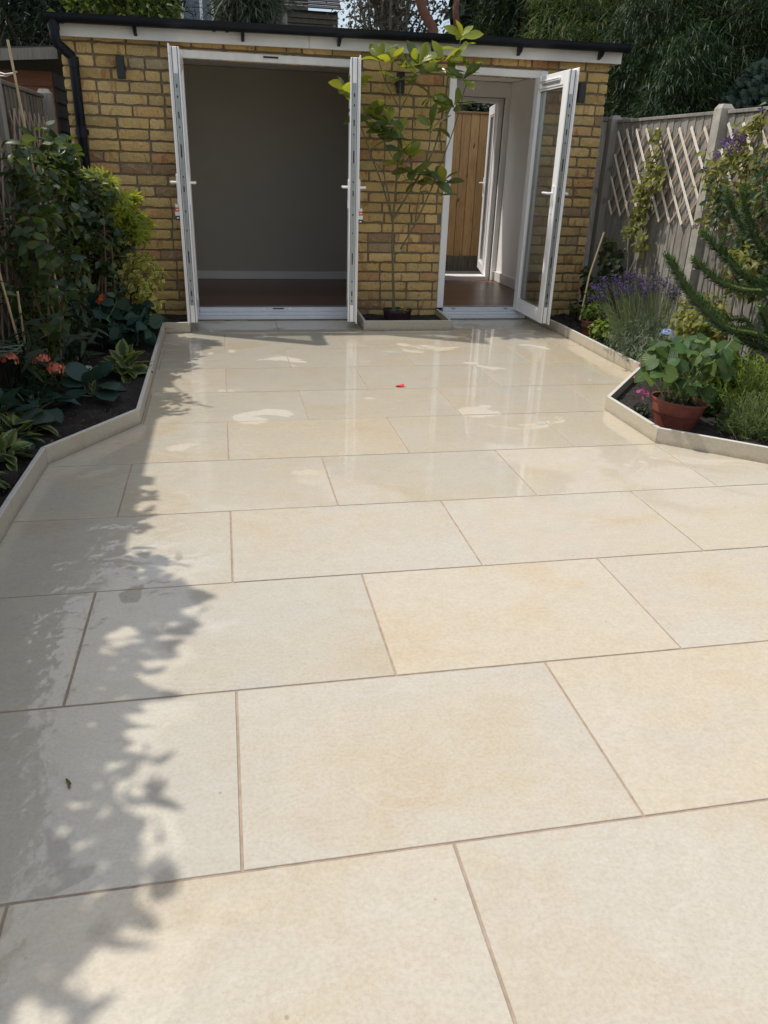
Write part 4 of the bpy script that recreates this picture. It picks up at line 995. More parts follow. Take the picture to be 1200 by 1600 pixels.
for pts, r0, r1, dy in stems:
    P_ = [at(*cr(*p), BY + dy * i / (len(pts) - 1)) for i, p in enumerate(pts)]
    # smooth resample
    Q = []
    for i in range(len(P_) - 1):
        p0, p1, p2, p3 = P_[max(i - 1, 0)], P_[i], P_[i + 1], P_[min(i + 2, len(P_) - 1)]
        for t in (0, .34, .67): Q.append(.5 * ((2 * p1) + (p2 - p0) * t + (2 * p0 - 5 * p1 + 4 * p2 - p3) * t * t + (3 * p1 - p0 - 3 * p2 + p3) * t ** 3))
    Q.append(P_[-1]); m_ = len(Q)
    MB().tube(Q, [1.25 * (r0 * (1 - i / m_) + r1 * i / m_) * (1 + .12 * math.sin(i * 2.1)) for i in range(m_)], 7).part('stem', M['magstem'], mg, smooth=True)
rng = random.Random(77)
clusters = [(85, 345, 6, 'b'), (100, 320, 4, 'b'), (150, 455, 6, 'd'), (245, 180, 5, 'b'), (300, 195, 3, 'y'), (375, 215, 4, 'y'), (440, 185, 5, 'b'), (430, 245, 6, 'd'), (340, 275, 6, 'd'), (465, 235, 3, 'd'), (560, 180, 3, 'y'), (605, 170, 4, 'd'), (640, 130, 3, 'y'),
            (655, 62, 6, 'y'), (590, 240, 4, 'd'), (668, 275, 7, 'd'), (700, 250, 3, 'y'), (500, 365, 6, 'd'), (620, 410, 8, 'd'), (215, 470, 5, 'd'), (285, 500, 6, 'd'), (262, 535, 8, 'd'), (225, 560, 4, 'd'), (300, 575, 5, 'd'), (505, 515, 5, 'd'),
            (355, 640, 5, 'd'), (385, 662, 4, 'y'), (355, 715, 4, 'y'), (410, 765, 5, 'd'), (440, 790, 4, 'd'), (520, 790, 8, 'd'), (565, 800, 5, 'd'), (530, 865, 3, 'd'), (180, 420, 3, 'd'), (405, 740, 3, 'd')]
G['magyoung'] = mat_leaf('young_magnolia_leaf', [(.17, .22, .02), (.24, .28, .03), (.12, .17, .025), (.34, .30, .04)], .25, .42, tcol=(.55, .60, .03), vein=(.32, .34, .10), coat=.2)
for X, Yp, n, k in clusters:
    c = at(*cr(X, Yp), BY - rng.uniform(.0, .14)); a0 = rng.uniform(0, 6.28)
    n = max(3, int(n * 1.05))
    for i in range(n):
        a = a0 + i * 2.4; el = rng.uniform(.1, 1.1) if k != 'd' else rng.uniform(-.35, .9)
        d = Vector((math.cos(a) * math.cos(el), math.sin(a) * math.cos(el) * .8, math.sin(el)))
        s = rng.uniform(.14, .20); m4 = frame_mat(c + rv(rng, .006), d, Vector((-.3, -.2, 1)) + rv(rng, .35), s, rng.gauss(0, .5))
        mt = G['magyoung'] if (k == 'y' or (k == 'b' and rng.random() < .7) or rng.random() < .12) else G['magnolia']
        inst('leaf', tpl_mesh('obovate', rng.randrange(3), mt), mg, m4)
# trough at its foot
tc = at(620, 500, 5.74); tx = tc.x
tr = empty('plant_trough', (tx, 5.74, .03), 'dark plum plastic pot holding the magnolia by the pier', 'plant pot')
sec = lambda s, z, w: [(tx + w * math.copysign(abs(math.cos(a)) ** .6, math.cos(a)), 5.74 + s * math.copysign(abs(math.sin(a)) ** .6, math.sin(a)), z) for a in [2 * math.pi * i / 32 for i in range(32)]]
rings = [sec(.085, .03, .112), sec(.093, .115, .122), sec(.098, .116, .128), sec(.098, .135, .130), sec(.092, .135, .124), sec(.090, .115, .121)]
V = [v for r_ in rings for v in r_]; Fq = [(i * 32 + k, i * 32 + (k + 1) % 32, (i + 1) * 32 + (k + 1) % 32, (i + 1) * 32 + k) for i in range(5) for k in range(32)] + [tuple(range(32))[::-1]]
MB().add(V, Fq).part('pot', M['darkpot'], tr)
MB().add(sec(.0905, .118, .1215), [tuple(range(32))]).part('compost', M['soil'], tr)
sp_ = rosette('succulent', 'small white-edged plant in the dark pot at the foot of the magnolia', (tx + .055, 5.70, .12), 18, .038, 'round', G['golden'], 61)
rosette('succulent', 'tiny pale sprout left of the trunk in the dark pot', (tx - .05, 5.70, .12), 12, .040, 'lance', G['silver'], 62)

# ------------------------------------------------------------------ right bed
def pot(name, c, r0, r1, h, mat, label, tilt=0, cat='plant pot'):
    root = empty(name, c, label, cat); c = Vector(c)
    a = MB(); prof = [(r0 * .9, 0), (r0, .003), (r0 + (r1 - r0) * .50, h * .52), (r0 + (r1 - r0) * .52 + .004, h * .53), (r0 + (r1 - r0) * .58 + .004, h * .57), (r1 * .97, h * .93), (r1 * 1.03, h * .94), (r1 * 1.03, h), (r1 * .97, h), (r1 * .95, h * .85), (r1 * .94, h * .84)]
    a.lathe((0, 0, 0), prof, 40); a.add([(r0 * .9 * math.cos(i * math.pi / 20), r0 * .9 * math.sin(i * math.pi / 20), 0) for i in range(40)], [tuple(range(40))[::-1]])
    rot = Matrix.Rotation(tilt, 3, 'Y'); a.v = [tuple(rot @ Vector(v) + c) for v in a.v]
    a.part('pot', mat, root, smooth=False)
    b = MB(); rng = random.Random(4); n = 24; V = [(0, 0, h * .9)]; 
    for j in range(1, 5):
        for i in range(n): V.append((r1 * .945 * j / 4 * math.cos(6.2832 * i / n), r1 * .945 * j / 4 * math.sin(6.2832 * i / n), h * .87 + rng.uniform(-.006, .012)))
    F_ = [(0, 1 + i, 1 + (i + 1) % n) for i in range(n)] + [(1 + j * n + i, 1 + (j + 1) * n + i, 1 + (j + 1) * n + (i + 1) % n, 1 + j * n + (i + 1) % n) for j in range(3) for i in range(n)]
    b.v = [tuple(rot @ Vector(v) + c) for v in V]; b.f = F_; b.part('compost', M['soil'], root); return root
HP = Vector((2.485, 2.63, .012))
pot('terracotta_pot', HP, .108, .150, .165, M['terracotta'], 'terracotta pot of the hydrangea in the corner of the right edging', R(5))
hy = empty('potted_hydrangea', HP + Vector((0, 0, .14)), 'leafy hydrangea with a pale blue flower growing in the terracotta pot', 'hydrangea')
rng = random.Random(9); st = []; 
HYD = [(1022, 546, -.10), (1045, 538, -.05), (1060, 560, -.16), (1030, 562, -.15), (1082, 548, -.08), (1097, 550, -.15), (1012, 575, -.12), (1065, 590, -.2), (1080, 598, -.2), (1105, 603, -.12), (1048, 590, -.2), (1036, 580, -.2), (1118, 562, -.05), (1090, 530, .0), (1108, 528, .06), (1070, 530, .03), (1128, 545, .05), (1020, 560, 0), (1055, 548, .05), (1145, 530, .10), (1135, 575, .03), (1030, 533, .08), (1075, 570, .0), (1100, 575, .08)]
for i, (px_, py_, dy) in enumerate(HYD):
    p = at(px_, py_, HP.y + dy); b0 = HP + Vector((rng.uniform(-.07, .09), rng.uniform(-.05, .06), .14))
    MB().tube(curve(b0, p, rng, .05, 5, .008), [.0055, .005, .0045, .004, .0035, .003], 6).part('stem', M['greenstem'], hy, smooth=True)
    ax = (p - b0).normalized()
    for j in range(4 if i % 3 else 6):
        a = j * math.pi / 2 * 1.03 + i; d = Vector((math.cos(a), math.sin(a) * .9, rng.uniform(-.95, .3)))
        inst('leaf', tpl_mesh('round' if i % 4 == 3 else 'broad', rng.randrange(3), G['hydra']), hy, frame_mat(p - ax * .02 * (j // 2), d, Vector((-.2, -.3, 1)) + rv(rng, .2), rng.uniform(.065, .115), rng.gauss(0, .5)))
flower_head(hy, at(1043, 523, HP.y + .05), .040, M['blue'], 60, .022, 91, name='flower_head')
flower_head(hy, at(1118, 506, HP.y + .45), .030, M['blue'], 40, .02, 92, name='flower_head')
pk = empty('pink_flowers', at(1012, 600, 2.75), 'magenta pink flowers hanging over the notch of the edging left of the terracotta pot', 'flower')
for i, (px_, py_) in enumerate(((1004, 570), (1007, 586), (1002, 612), (1008, 618), (998, 589))):
    p = at(px_, py_, 2.72); MB().tube(curve((2.40, 2.74, .13), p, rng, .15, 5, .01), .0018, 5).part('stem', M['greenstem'], pk)
    flower_head(pk, p, .016, M['pink'], 14, .026, 100 + i, name='bloom')
bush('leafy_plant', 'fresh green low plant between the terracotta pot and the feathery bush', 'plant', (2.78, 2.82, .02), [((2.78, 2.85, .14), (.12, .16, .13), 2), ((2.95, 2.95, .25), (.14, .16, .14), 1.4)], 'ovate', G['hydra'], .055, per=5, tips=70, npart=150, seed=96, stem=M['greenstem'], stemr=.003)
bush('small_rosette_plant', 'low dark foliage under the pot inside the edging notch', 'plant', (2.42, 2.85, .03), [((2.40, 2.85, .05), (.06, .10, .04), 1)], 'lance', G['dark'], .04, per=6, tips=26, npart=0, seed=66, stemr=.002)

def needles(name, label, cat, base, tipsp, mat, nl=.02, step=.006, seed=1, stem=None, kind='needle', stemr=.0022, topmat=None, toplen=.05, group=None):
    """upright sprigs covered in fine needles"""
    rng = random.Random(seed); root = empty(name, base, label, cat, group); base = Vector(base); ms = []; tb = MB(); tm = []
    for p in tipsp:
        p = Vector(p); b0 = base + Vector((rng.gauss(0, .05), rng.gauss(0, .05), 0)) + (Vector((p.x, p.y, 0)) - Vector((base.x, base.y, 0))) * .35
        pts = curve(b0, p, rng, .04, 6, .012); tb.tube(pts, stemr, 4, False)
        L = sum((pts[i + 1] - pts[i]).length for i in range(6)); n = int(L / step)
        for i in range(n):
            t = .25 + .75 * i / n; k = min(int(t * 6), 5); q = pts[k].lerp(pts[k + 1], t * 6 - k); ax = (pts[k + 1] - pts[k]).normalized()
            o_ = ax.orthogonal().normalized(); o_.rotate(Matrix.Rotation(i * 2.4 + rng.uniform(-.3, .3), 3, ax)); d = (o_ + ax * .9)
            ms.append(frame_mat(q, d, ax, nl * rng.uniform(.7, 1.3)))
        if topmat:
            ax = (pts[-1] - pts[-3]).normalized()
            for i in range(22):
                h_ = toplen * rng.random(); o_ = ax.orthogonal().normalized(); o_.rotate(Matrix.Rotation(i * 2.4, 3, ax))
                tm.append(frame_mat(pts[-1] + ax * h_, (o_ + ax * .6), ax,   .0155 * rng.uniform(.7, 1.3)))
    tb.part('stems', stem or M['greenstem'], root, kind='stuff'); merged('foliage', kind, ms, mat, root)
    if tm: merged('flower_spikes', 'small', tm, topmat, root)
    return root
rng = random.Random(31)
def tips(n, c, r, rng, zmin=.05):
    o = []
    for i in range(n):
        a = rng.uniform(0, 6.28); k = math.sqrt(rng.random()); x, y = c[0] + r[0] * k * math.cos(a), c[1] + r[1] * k * math.sin(a)
        z = c[2] + r[2] * math.sqrt(max(0, 1 - k * k)) * rng.uniform(.55, 1.0); o.append((x, y, max(z, zmin)))
    return o
needles('lavender', 'grey-green lavender with purple flower spikes behind the right edging', 'lavender', (3.13, 4.15, .02), tips(260, (3.11, 4.12, .05), (.26, .46, .36), rng), G['silver'], .030, .007, 71)
bush('lavender_mound', 'billowing grey-green mound of fine foliage under the lavender spikes', 'plant', (3.08, 4.05, .02), [((3.08, 4.05, .20), (.26, .46, .17), 3), ((2.98, 3.75, .12), (.12, .3, .10), 1)], 'thin', G['silver'], .05, per=9, tips=420, npart=0, seed=90, stem=M['greenstem'], stemr=.002, jit=.4)
lv = []
for i in range(150):
    px_ = rng.uniform(925, 1062); f_ = (px_ - 925) / 137; py_ = rng.uniform(445, 478) - 14 * math.sin(f_ * 3.1) + (8 if rng.random() < .3 else 0)
    lv.append(tuple(at(px_, py_, rng.uniform(4.05, 4.45))))
needles('lavender', 'tall purple lavender spikes in front of the grey fence boards', 'lavender', (3.2, 4.25, .02), lv, G['silver'], .016, .03, 72, topmat=M['lavender'], toplen=.055, stemr=.0018)
bush('green_shrub', 'pale green small-leaved shrub between the lavender and the hydrangea', 'shrub', (3.12, 3.45, .02), [((3.12, 3.50, .42), (.22, .26, .22), 3), ((3.28, 3.75, .36), (.15, .24, .22), 1.5), ((2.90, 3.30, .24), (.14, .2, .16), 1.3)],
     'ovate', G['climber'], .052, per=5, tips=190, npart=300, seed=73, stem=M['greenstem'], stemr=.004)
bush('green_shrub', 'bright low shrub behind the potted hydrangea', 'shrub', (2.95, 2.95, .02), [((2.98, 3.02, .25), (.22, .20, .16), 2), ((3.22, 2.85, .24), (.16, .2, .13), 1)],
     'ovate', G['fresh'], .050, per=5, tips=130, npart=250, seed=74, stem=M['greenstem'], stemr=.004)
needles('leafy_perennial', 'upright lance-leaved green perennials at the right edge of the photo', 'plant', (2.98, 2.62, .02), tips(70, (3.0, 2.72, .08), (.22, .26, .34), rng), G['fresh'], .048, .012, 75, kind='blade', stemr=.003)
needles('rosemary', 'feathery fine-leaved bush spilling towards the right edging', 'shrub', (2.86, 2.42, .02), tips(230, (2.87, 2.42, .03), (.22, .22, .25), rng), G['rosemary'], .022, .006, 76)
needles('rosemary', 'second feathery bush right at the frame edge', 'shrub', (3.14, 2.30, .02), tips(200, (3.14, 2.28, .03), (.20, .20, .28), rng), G['rosemary'], .024, .0065, 77)
bush('ground_foliage', 'low dark leaves filling the bed beyond the lavender', 'plant', (3.22, 5.0, .02), [((3.2, 5.0, .16), (.2, .35, .14), 2), ((3.28, 5.35, .28), (.14, .2, .18), 1.3)], 'ovate', G['rosebush'], .05, per=5, tips=70, npart=120, seed=78, stem=M['greenstem'], stemr=.003)
bush('pale_shrub', 'pale green round-leaved shrub beside the small terracotta pot', 'shrub', (3.10, 4.78, .02), [((3.08, 4.75, .13), (.12, .18, .12), 1)], 'round', G['fresh'], .035, per=5, tips=40, npart=100, seed=79, stem=M['greenstem'], stemr=.003)
bush('dark_low_plant', 'dark purple-leaved low plant at the foot of the right edging', 'plant', (3.02, 4.72, .02), [((3.0, 4.6, .06), (.08, .25, .05), 1)], 'lance', G['dark'], .05, per=6, tips=36, npart=80, seed=80, stem=M['greenstem'], stemr=.002)
pc = Vector((3.13, 5.10, .02)); pot('terracotta_pot', pc, .07, .098, .13, M['terracotta'], 'small terracotta pot near the brick corner in the right bed')
bush('pot_plant', 'small green plant growing in the small terracotta pot', 'plant', pc + Vector((0, 0, .11)), [(tuple(pc + Vector((0, .02, .20))), (.10, .10, .08), 1)], 'ovate', G['fresh'], .04, per=5, tips=28, npart=80, seed=81, stem=M['greenstem'], stemr=.002)
bush('dark_climber', 'dark shaded climber at the foot of the gap beside the brick corner', 'plant', (3.45, 5.55, .02), [((3.42, 5.5, .62), (.10, .25, .20), 2), ((3.36, 5.75, .35), (.12, .2, .18), 1.2), ((3.32, 5.7, .12), (.14, .2, .12), 1)],
     'round', G['rosebush'], .048, per=4, tips=85, npart=150, seed=82, stemr=.003)
q = MB(); q.tube([tuple(at(906, 500, 5.3)), tuple(at(921, 430, 5.38)), tuple(at(944, 363, 5.45))], .0085, 7); q.thing('garden_stake', M['cane'], 'thin stake leaning beside the brick corner on the right', 'cane', base=at(906, 500, 5.3))
q = MB(); q.tube([tuple(at(1006, 462, 5.0)), tuple(at(1010, 417, 5.0))], .009, 6); q.thing('garden_stake', M['cane'], 'short pale stake standing behind the lavender', 'cane', base=at(1006, 462, 5.0))
q = MB(); q.tube([tuple(at(*p, 4.9)) for p in ((997, 396), (988, 414), (982, 426), (985, 432), (1000, 434), (1025, 437), (1050, 439))], .0028, 5); q.thing('plant_support_wire', M['greywire'], 'loop of thin wire in front of the grey fence', 'wire', base=at(1050, 439, 4.9))

def wall_climber(name, label, pxs, X, n, kind, mat, size, seed, base, npart=250, stem=None, cat='climber'):
    rng = random.Random(seed); base = Vector(base); root = empty(name, base, label, cat); ms = []; tb = MB()
    prev = [base]
    for (x, y, r, wgt) in pxs:
        c = atx(x, y, X); rr_ = r / 1197.6 * (c - CAM).length
        for s_ in range(2): tb.tube(curve(min(prev, key=lambda q_: (q_ - c).length), c + Vector((0, rng.gauss(0, rr_ * .4), 0)), rng, .02, 5, .02), [.005, .0045, .004, .0035, .003, .002], 5, False)
        prev.append(c)
        for k in range(int(n * wgt)):
            v = rv(rng, .5); p = c + Vector((-abs(v.x) * .06, v.y * rr_, v.z * rr_)); p.x = min(p.x, 3.55)
            if rng.random() < .35: tb.tube([c, p], [.002, .001], 4, False)
            d = Vector((-.5, rng.gauss(0, .6), rng.gauss(-.35, .5)))
            ms.append(frame_mat(p, d, Vector((-.7, -.2, .8)) + rv(rng, .3), size * rng.uniform(.7, 1.25), rng.gauss(0, .4)))
    tb.part('stems', stem or M['bark'], root, kind='stuff'); leaves(root, kind, ms, mat, npart); return root
wall_climber('climbing_plant', 'yellow-green climber growing up the middle of the pale trellis', [(1008, 380, 22, .8), (1000, 345, 20, 1), (1012, 310, 22, 1.3), (1030, 280, 20, 1.2), (1020, 255, 14, .5), (1035, 235, 9, .25), (1030, 212, 12, .5), (1005, 300, 20, .8), (990, 360, 14, .5)],
             3.52, 48, 'broad', G['climber'], .052, 83, (3.5, 5.0, .02))
cl = wall_climber('clematis', 'dense clematis with purple flowers over the right trellis and post', [(1120, 262, 24, 1.2), (1150, 250, 28, 1.5), (1180, 240, 26, 1.3), (1130, 300, 28, 1.5), (1165, 300, 32, 1.8), (1195, 290, 30, 1.5), (1120, 335, 22, 1), (1190, 200, 18, .7), (1150, 340, 30, 1.4), (1180, 350, 30, 1.4), (1195, 180, 14, .3), (1165, 215, 18, .8)],
                  3.50, 50, 'ovate', G['climber'], .052, 84, (3.52, 3.9, .02), npart=300)
cl2 = wall_climber('rose_climber', 'darker green rambling rose behind the monkey puzzle', [(1140, 320, 30, 1), (1170, 380, 34, 1.5), (1190, 330, 30, 1), (1185, 410, 26, 1), (1150, 445, 20, .35), (1125, 300, 20, .7), (1195, 440, 24, .8), (1200, 260, 24, .8)], 3.42, 46, 'ovate', G['rosebush'], .055, 85, (3.45, 3.7, .02), npart=250)
rng = random.Random(6)
for i, (px_, py_) in enumerate([(1138, 218), (1145, 226), (1150, 215), (1134, 228), (1157, 222), (1148, 208), (1162, 212), (1141, 236), (1118, 238), (1121, 243), (1086, 354), (1094, 348), (1113, 349), (1100, 265), (1190, 172), (1155, 232), (1130, 221), (1143, 221)]):
    p = atx(px_, py_, 3.40) if px_ > 1096 else atx(px_, py_, 3.48)
    ms = []; nrm = Vector((-.75, -.6, .15)) + rv(rng, .25); nrm.normalize()
    for k in range(5):
        t = nrm.orthogonal(); t.rotate(Matrix.Rotation(k * 1.2566, 3, nrm)); ms.append(frame_mat(p, t, nrm, .028, 0, .9))
    merged('flower', 'small', ms, M['purple'], cl, stuff=False)
bush('perennial_shrub', 'light green bush under the rambling rose, behind the monkey puzzle branches', 'shrub', (3.42, 3.55, .02), [((3.38, 3.5, .78), (.12, .25, .22), 2)], 'ovate', G['climber'], .05, per=5, tips=60, npart=150, seed=86, stemr=.004)

# monkey puzzle tree: trunk just off to the right, scaly arms reaching in
mp = empty('monkey_puzzle_tree', (3.62 - .35, 2.86, .02), 'monkey puzzle tree with spiky dark arms reaching in from the right', 'tree')
TX, TY = 3.27, 2.86
MB().tube([(TX, TY, 0), (TX + .01, TY, .5), (TX, TY, 1.0), (TX, TY, 1.75)], [.035, .032, .028, .02], 10).part('trunk', M['bark'], mp, smooth=True)
def arm(pts, r=.020, sl=.041, seed=0, step=.0032):
    rng = random.Random(seed); P_ = [Vector(p) for p in pts]; Q = []
    for i in range(len(P_) - 1):
        p0, p1, p2, p3 = P_[max(i - 1, 0)], P_[i], P_[i + 1], P_[min(i + 2, len(P_) - 1)]
        for t in [k / 8 for k in range(8)]: Q.append(.5 * ((2 * p1) + (p2 - p0) * t + (2 * p0 - 5 * p1 + 4 * p2 - p3) * t * t + (3 * p1 - p0 - 3 * p2 + p3) * t ** 3))
    Q.append(P_[-1]); L = [0]
    for a, b in zip(Q[:-1], Q[1:]): L.append(L[-1] + (b - a).length)
    n = int(L[-1] / step); ms = []
    bm_ = MB().tube(Q, [r * .75 * (1 - .4 * (l / L[-1]) ** 2) for l in L], 6)
    br = bm_.part('branch', M['greenstem'], mp)
    for i in range(n):
        l = L[-1] * i / n; k = next(j for j in range(len(L) - 1) if L[j + 1] >= l); t = (l - L[k]) / max(1e-6, L[k + 1] - L[k]); c = Q[k].lerp(Q[k + 1], t); ax = (Q[k + 1] - Q[k]).normalized()
        for j in range(2):
            o_ = ax.orthogonal().normalized(); o_.rotate(Matrix.Rotation(i * 2.39996 + j * 3.14 + rng.uniform(-.2, .2), 3, ax)); tip = 1 - max(0, (l / L[-1] - .93) / .07) * .5
            ms.append(frame_mat(c + o_ * r * .4, o_ * (1.0 * tip) + ax * (.50 + (1 - tip)), ax, sl * rng.uniform(.8, 1.15) * tip, rng.gauss(0, .2)))
    merged('scales', 'spike', ms, G['puzzle'], br)
A = lambda x, y, dy=0: tuple(at(x, y, 2.95 + dy))
arm([(TX, TY, .42), A(1178, 522), A(1135, 512), A(1105, 488), A(1078, 458), A(1058, 425), A(1040, 396)], seed=1)
arm([A(1178, 522, .05), A(1165, 500, .1), A(1135, 497, .15), A(1108, 480, .2), A(1088, 458, .22)], .015, .036, seed=2)
arm([(TX, TY, .72), A(1195, 455, .1), A(1160, 452, .12), A(1125, 440, .15), A(1100, 420, .18), A(1082, 403, .2)], seed=3)
arm([(TX, TY, .78), A(1180, 440, .2), A(1150, 418, .22), A(1122, 388, .25), A(1096, 362, .3)], seed=4)
arm([(TX, TY, .95), A(1205, 400, .15), A(1180, 370, .2), A(1166, 330, .22), A(1164, 290, .25)], .02, .045, seed=5)
arm([(TX, TY, .5), A(1215, 540, -.1), A(1198, 500, -.12), A(1187, 478, -.12)], seed=6)
arm([(TX, TY, .95), A(1190, 380, .3), A(1160, 352, .32), A(1140, 318, .34), A(1135, 295, .35)], .016, .038, seed=7)
arm([(TX, TY, .38), A(1195, 545, .0), A(1165, 533, .02), A(1148, 527, .05)], .016, .038, seed=8)
arm([(TX, TY, 1.1), A(1222, 360, .0), A(1206, 320, .0), A(1200, 285, .0)], .016, .038, seed=9)
arm([A(1130, 402, .22), A(1130, 380, .24), A(1131, 366, .26)], .013, .03, seed=10)

rng = random.Random(12); ms = []
for i in range(5200):
    y = rng.uniform(1.2, 5.9)
    if i % 2: x = rng.uniform(-1.22, xl(y) - .03)
    else: x = rng.uniform(xr(y) + .03, 3.55)
    if x < -1.22 or x > 3.55: continue
    ms.append(frame_mat(Vector((x, y, (.040 if i % 2 else .028) + rng.uniform(-.004, .008))), rv(rng), Vector((0, 0, 1)) + rv(rng, .6), rng.uniform(.006, .022)))
merged('leaf_litter', 'small', ms, M['litter'])

# ------------------------------------------------------------------ small things on the paving
c = at(624, 604, 3.646); rng = random.Random(3); pm = MB(); n = 10; V = []
for j in range(5):
    for i in range(n):
        a = 2 * math.pi * i / n; rr_ = j / 4; V.append((1.112 + .034 * rr_ * math.cos(a), 3.646 + .022 * rr_ * math.sin(a) * (1 + .2 * math.cos(a)), .003 + .012 * rr_ ** 2 * (.6 + .5 * math.sin(2 * a + 1))))
pm.add(V, [(j * n + i, j * n + (i + 1) % n, (j + 1) * n + (i + 1) % n, (j + 1) * n + i) for j in range(4) for i in range(n)])
pm.thing('fallen_petal', M['petal'], 'red petal lying alone on the wet paving', 'petal', smooth=True)
def g0(x, y):
    d = ray(x, y); return CAM + d * (-CAM.z / d.z)
lf = MB(); P_ = [g0(103, 1218), g0(106, 1223), g0(109, 1228), g0(107, 1233)]
W_ = [.001, .003, .0035, .0015]; V = []
for p, w_ in zip(P_, W_):
    V += [(p.x - w_, p.y, .003 + w_), (p.x, p.y, .001), (p.x + w_ * 1.4, p.y, .0035 + w_)]
lf.add(V, [(3 * i + k, 3 * i + k + 1, 3 * i + k + 4, 3 * i + k + 3) for i in range(3) for k in range(2)])
lf.thing('fallen_leaf', M['dryleaf'], 'tiny curled dry leaf on the near left paving slab', 'leaf')
# ------------------------------------------------------------------ beyond the garden
def tree(name, label, base, crown, kind, mat, size, n, trunk_r=.12, bark='bark', seed=1, cat='tree', group='trees behind the garden room', branches=10, clump=.35, hang=0, k=14, lean=(0, 0)):
    """crown: list of (centre, radii, weight); leaves gathered in clumps at the branch ends"""
    rng = random.Random(seed); base = Vector(base); root = empty(name, base, label, cat, group)
    top = Vector(crown[0][0]); tk = MB(); pts = curve(base + Vector((0, 0, -.1)), Vector((top.x + lean[0], top.y + lean[1], top.z)), rng, .02, 6, .08)
    tk.tube(pts, [trunk_r * (1 - .1 * i) for i in range(7)], 10); tk.part('trunk', M[bark], root, smooth=True)
    tot = sum(c[2] for c in crown); ms = []; br = MB()
    for (c, r, w_) in crown:
        for j in range(max(1, int(n * w_ / tot / k))):
            p, v = in_ell(rng, c, r, .35)
            if j % max(1, int(n * w_ / tot / k / branches)) == 0:
                q = pts[rng.randrange(3, 7)]; br.tube(curve(q, p, rng, .05, 4, .1), [trunk_r * .35, trunk_r * .25, trunk_r * .18, trunk_r * .1, trunk_r * .05], 5, False)
            cl_ = clump * rng.uniform(.6, 1.3)
            for i in range(k):
                o_ = rv(rng, .5) * cl_; d = (o_.normalized() + Vector((0, 0, -hang)) + rv(rng, .4))
                ms.append(frame_mat(p + o_, d, Vector((0, 0, 1)) + rv(rng, .5), size * rng.uniform(.6, 1.3)))
    if br.v: br.part('branches', M[bark], root)
    o = merged('crown', kind, ms, mat, root, stuff=False); return root
tree('conifer', 'dense dark conifer beyond the shed at top left', (-3.2, 12.5, 0), [((-3.0, 12.5, 3.3), (1.9, 1.0, 2.0), 1)], 'thin', G['conifer'], .16, 16000, seed=201, clump=.25)
tree('conifer', 'dark conifer behind the corner of the downpipe', (-1.5, 13.5, 0), [((-1.4, 13.5, 3.2), (1.1, .8, 1.9), 1)], 'thin', G['conifer'], .16, 9000, seed=202, clump=.25)
tree('broadleaf_tree', 'light yellow-green tree showing just above the left part of the gutter', (-1.1, 11.5, 0), [((-1.15, 11.5, 3.05), (.62, .5, .75), 1)], 'small', G['tree'], .10, 3600, seed=203)
tree('broadleaf_tree', 'darker green tree behind the light one above the left gutter', (-1.3, 14, 0), [((-1.35, 14, 3.2), (.62, .6, 1.3), 1)], 'small', G['conifer'], .16, 7000, seed=204)
tree('willow', 'grey-green feathery tree left of the dark roof', (.6, 13, 0), [((.60, 13.0, 3.6), (.46, .4, .9), 1)], 'thin', G['willow'], .22, 5200, seed=205, hang=.5, clump=.22)
tree('bare_tree', 'grey twiggy tree with sky showing through above the middle of the roof', (2.8, 13, 0), [((2.72, 13.0, 4.0), (.62, .5, 1.2), 1)], 'small', G['olive'], .075, 2900, seed=206, bark='greybark', branches=50, trunk_r=.10)
tree('bare_tree', 'second grey twiggy tree farther back with sky between its branches', (4.0, 17, 0), [((3.75, 17.0, 4.6), (1.2, .6, 1.4), 1)], 'small', G['olive'], .10, 2200, seed=207, bark='greybark', branches=60, trunk_r=.12)
# red-barked pine: leaning trunk shown, foliage above and to the right
pr_ = empty('red_barked_tree', (4.1, 12, 0), 'leaning red-brown trunk rising above the roof', 'tree')
MB().tube([(3.55, 12, -.1), (3.45, 12, 2.2), tuple(at(676, 44, 12)), tuple(at(660, 15, 12)), tuple(at(652, -12, 12)), tuple(at(648, -60, 12))], [.11, .10, .075, .07, .06, .05], 10).part('trunk', M['redbark'], pr_, smooth=True)
MB().tube([tuple(at(668, 32, 12)), tuple(at(662, 10, 12.1)), tuple(at(668, -30, 12.2))], [.05, .045, .035], 8).part('branch', M['redbark'], pr_, smooth=True)
MB().tube([(4.0, 12.6, -.1), (3.95, 12.6, 2.5), tuple(at(712, 15, 12.6)), tuple(at(716, -30, 12.6))], [.07, .06, .05, .05], 8).part('branch', M['redbark'], pr_, smooth=True)
rng = random.Random(9); ms = []
for i in range(3000):
    p, v = in_ell(rng, (3.6, 12.3, 5.6), (1.2, .8, .7)); ms.append(frame_mat(p, rv(rng), Vector((0, 0, 1)), .12))
merged('crown', 'thin', ms, G['conifer'], pr_, stuff=False)
tree('conifer', 'green conifer right of the red trunk', (5.2, 13.4, 0), [((5.25, 13.4, 3.9), (.95, .6, 1.6), 1)], 'thin', G['bambooshade'], .20, 9000, seed=208, clump=.25)
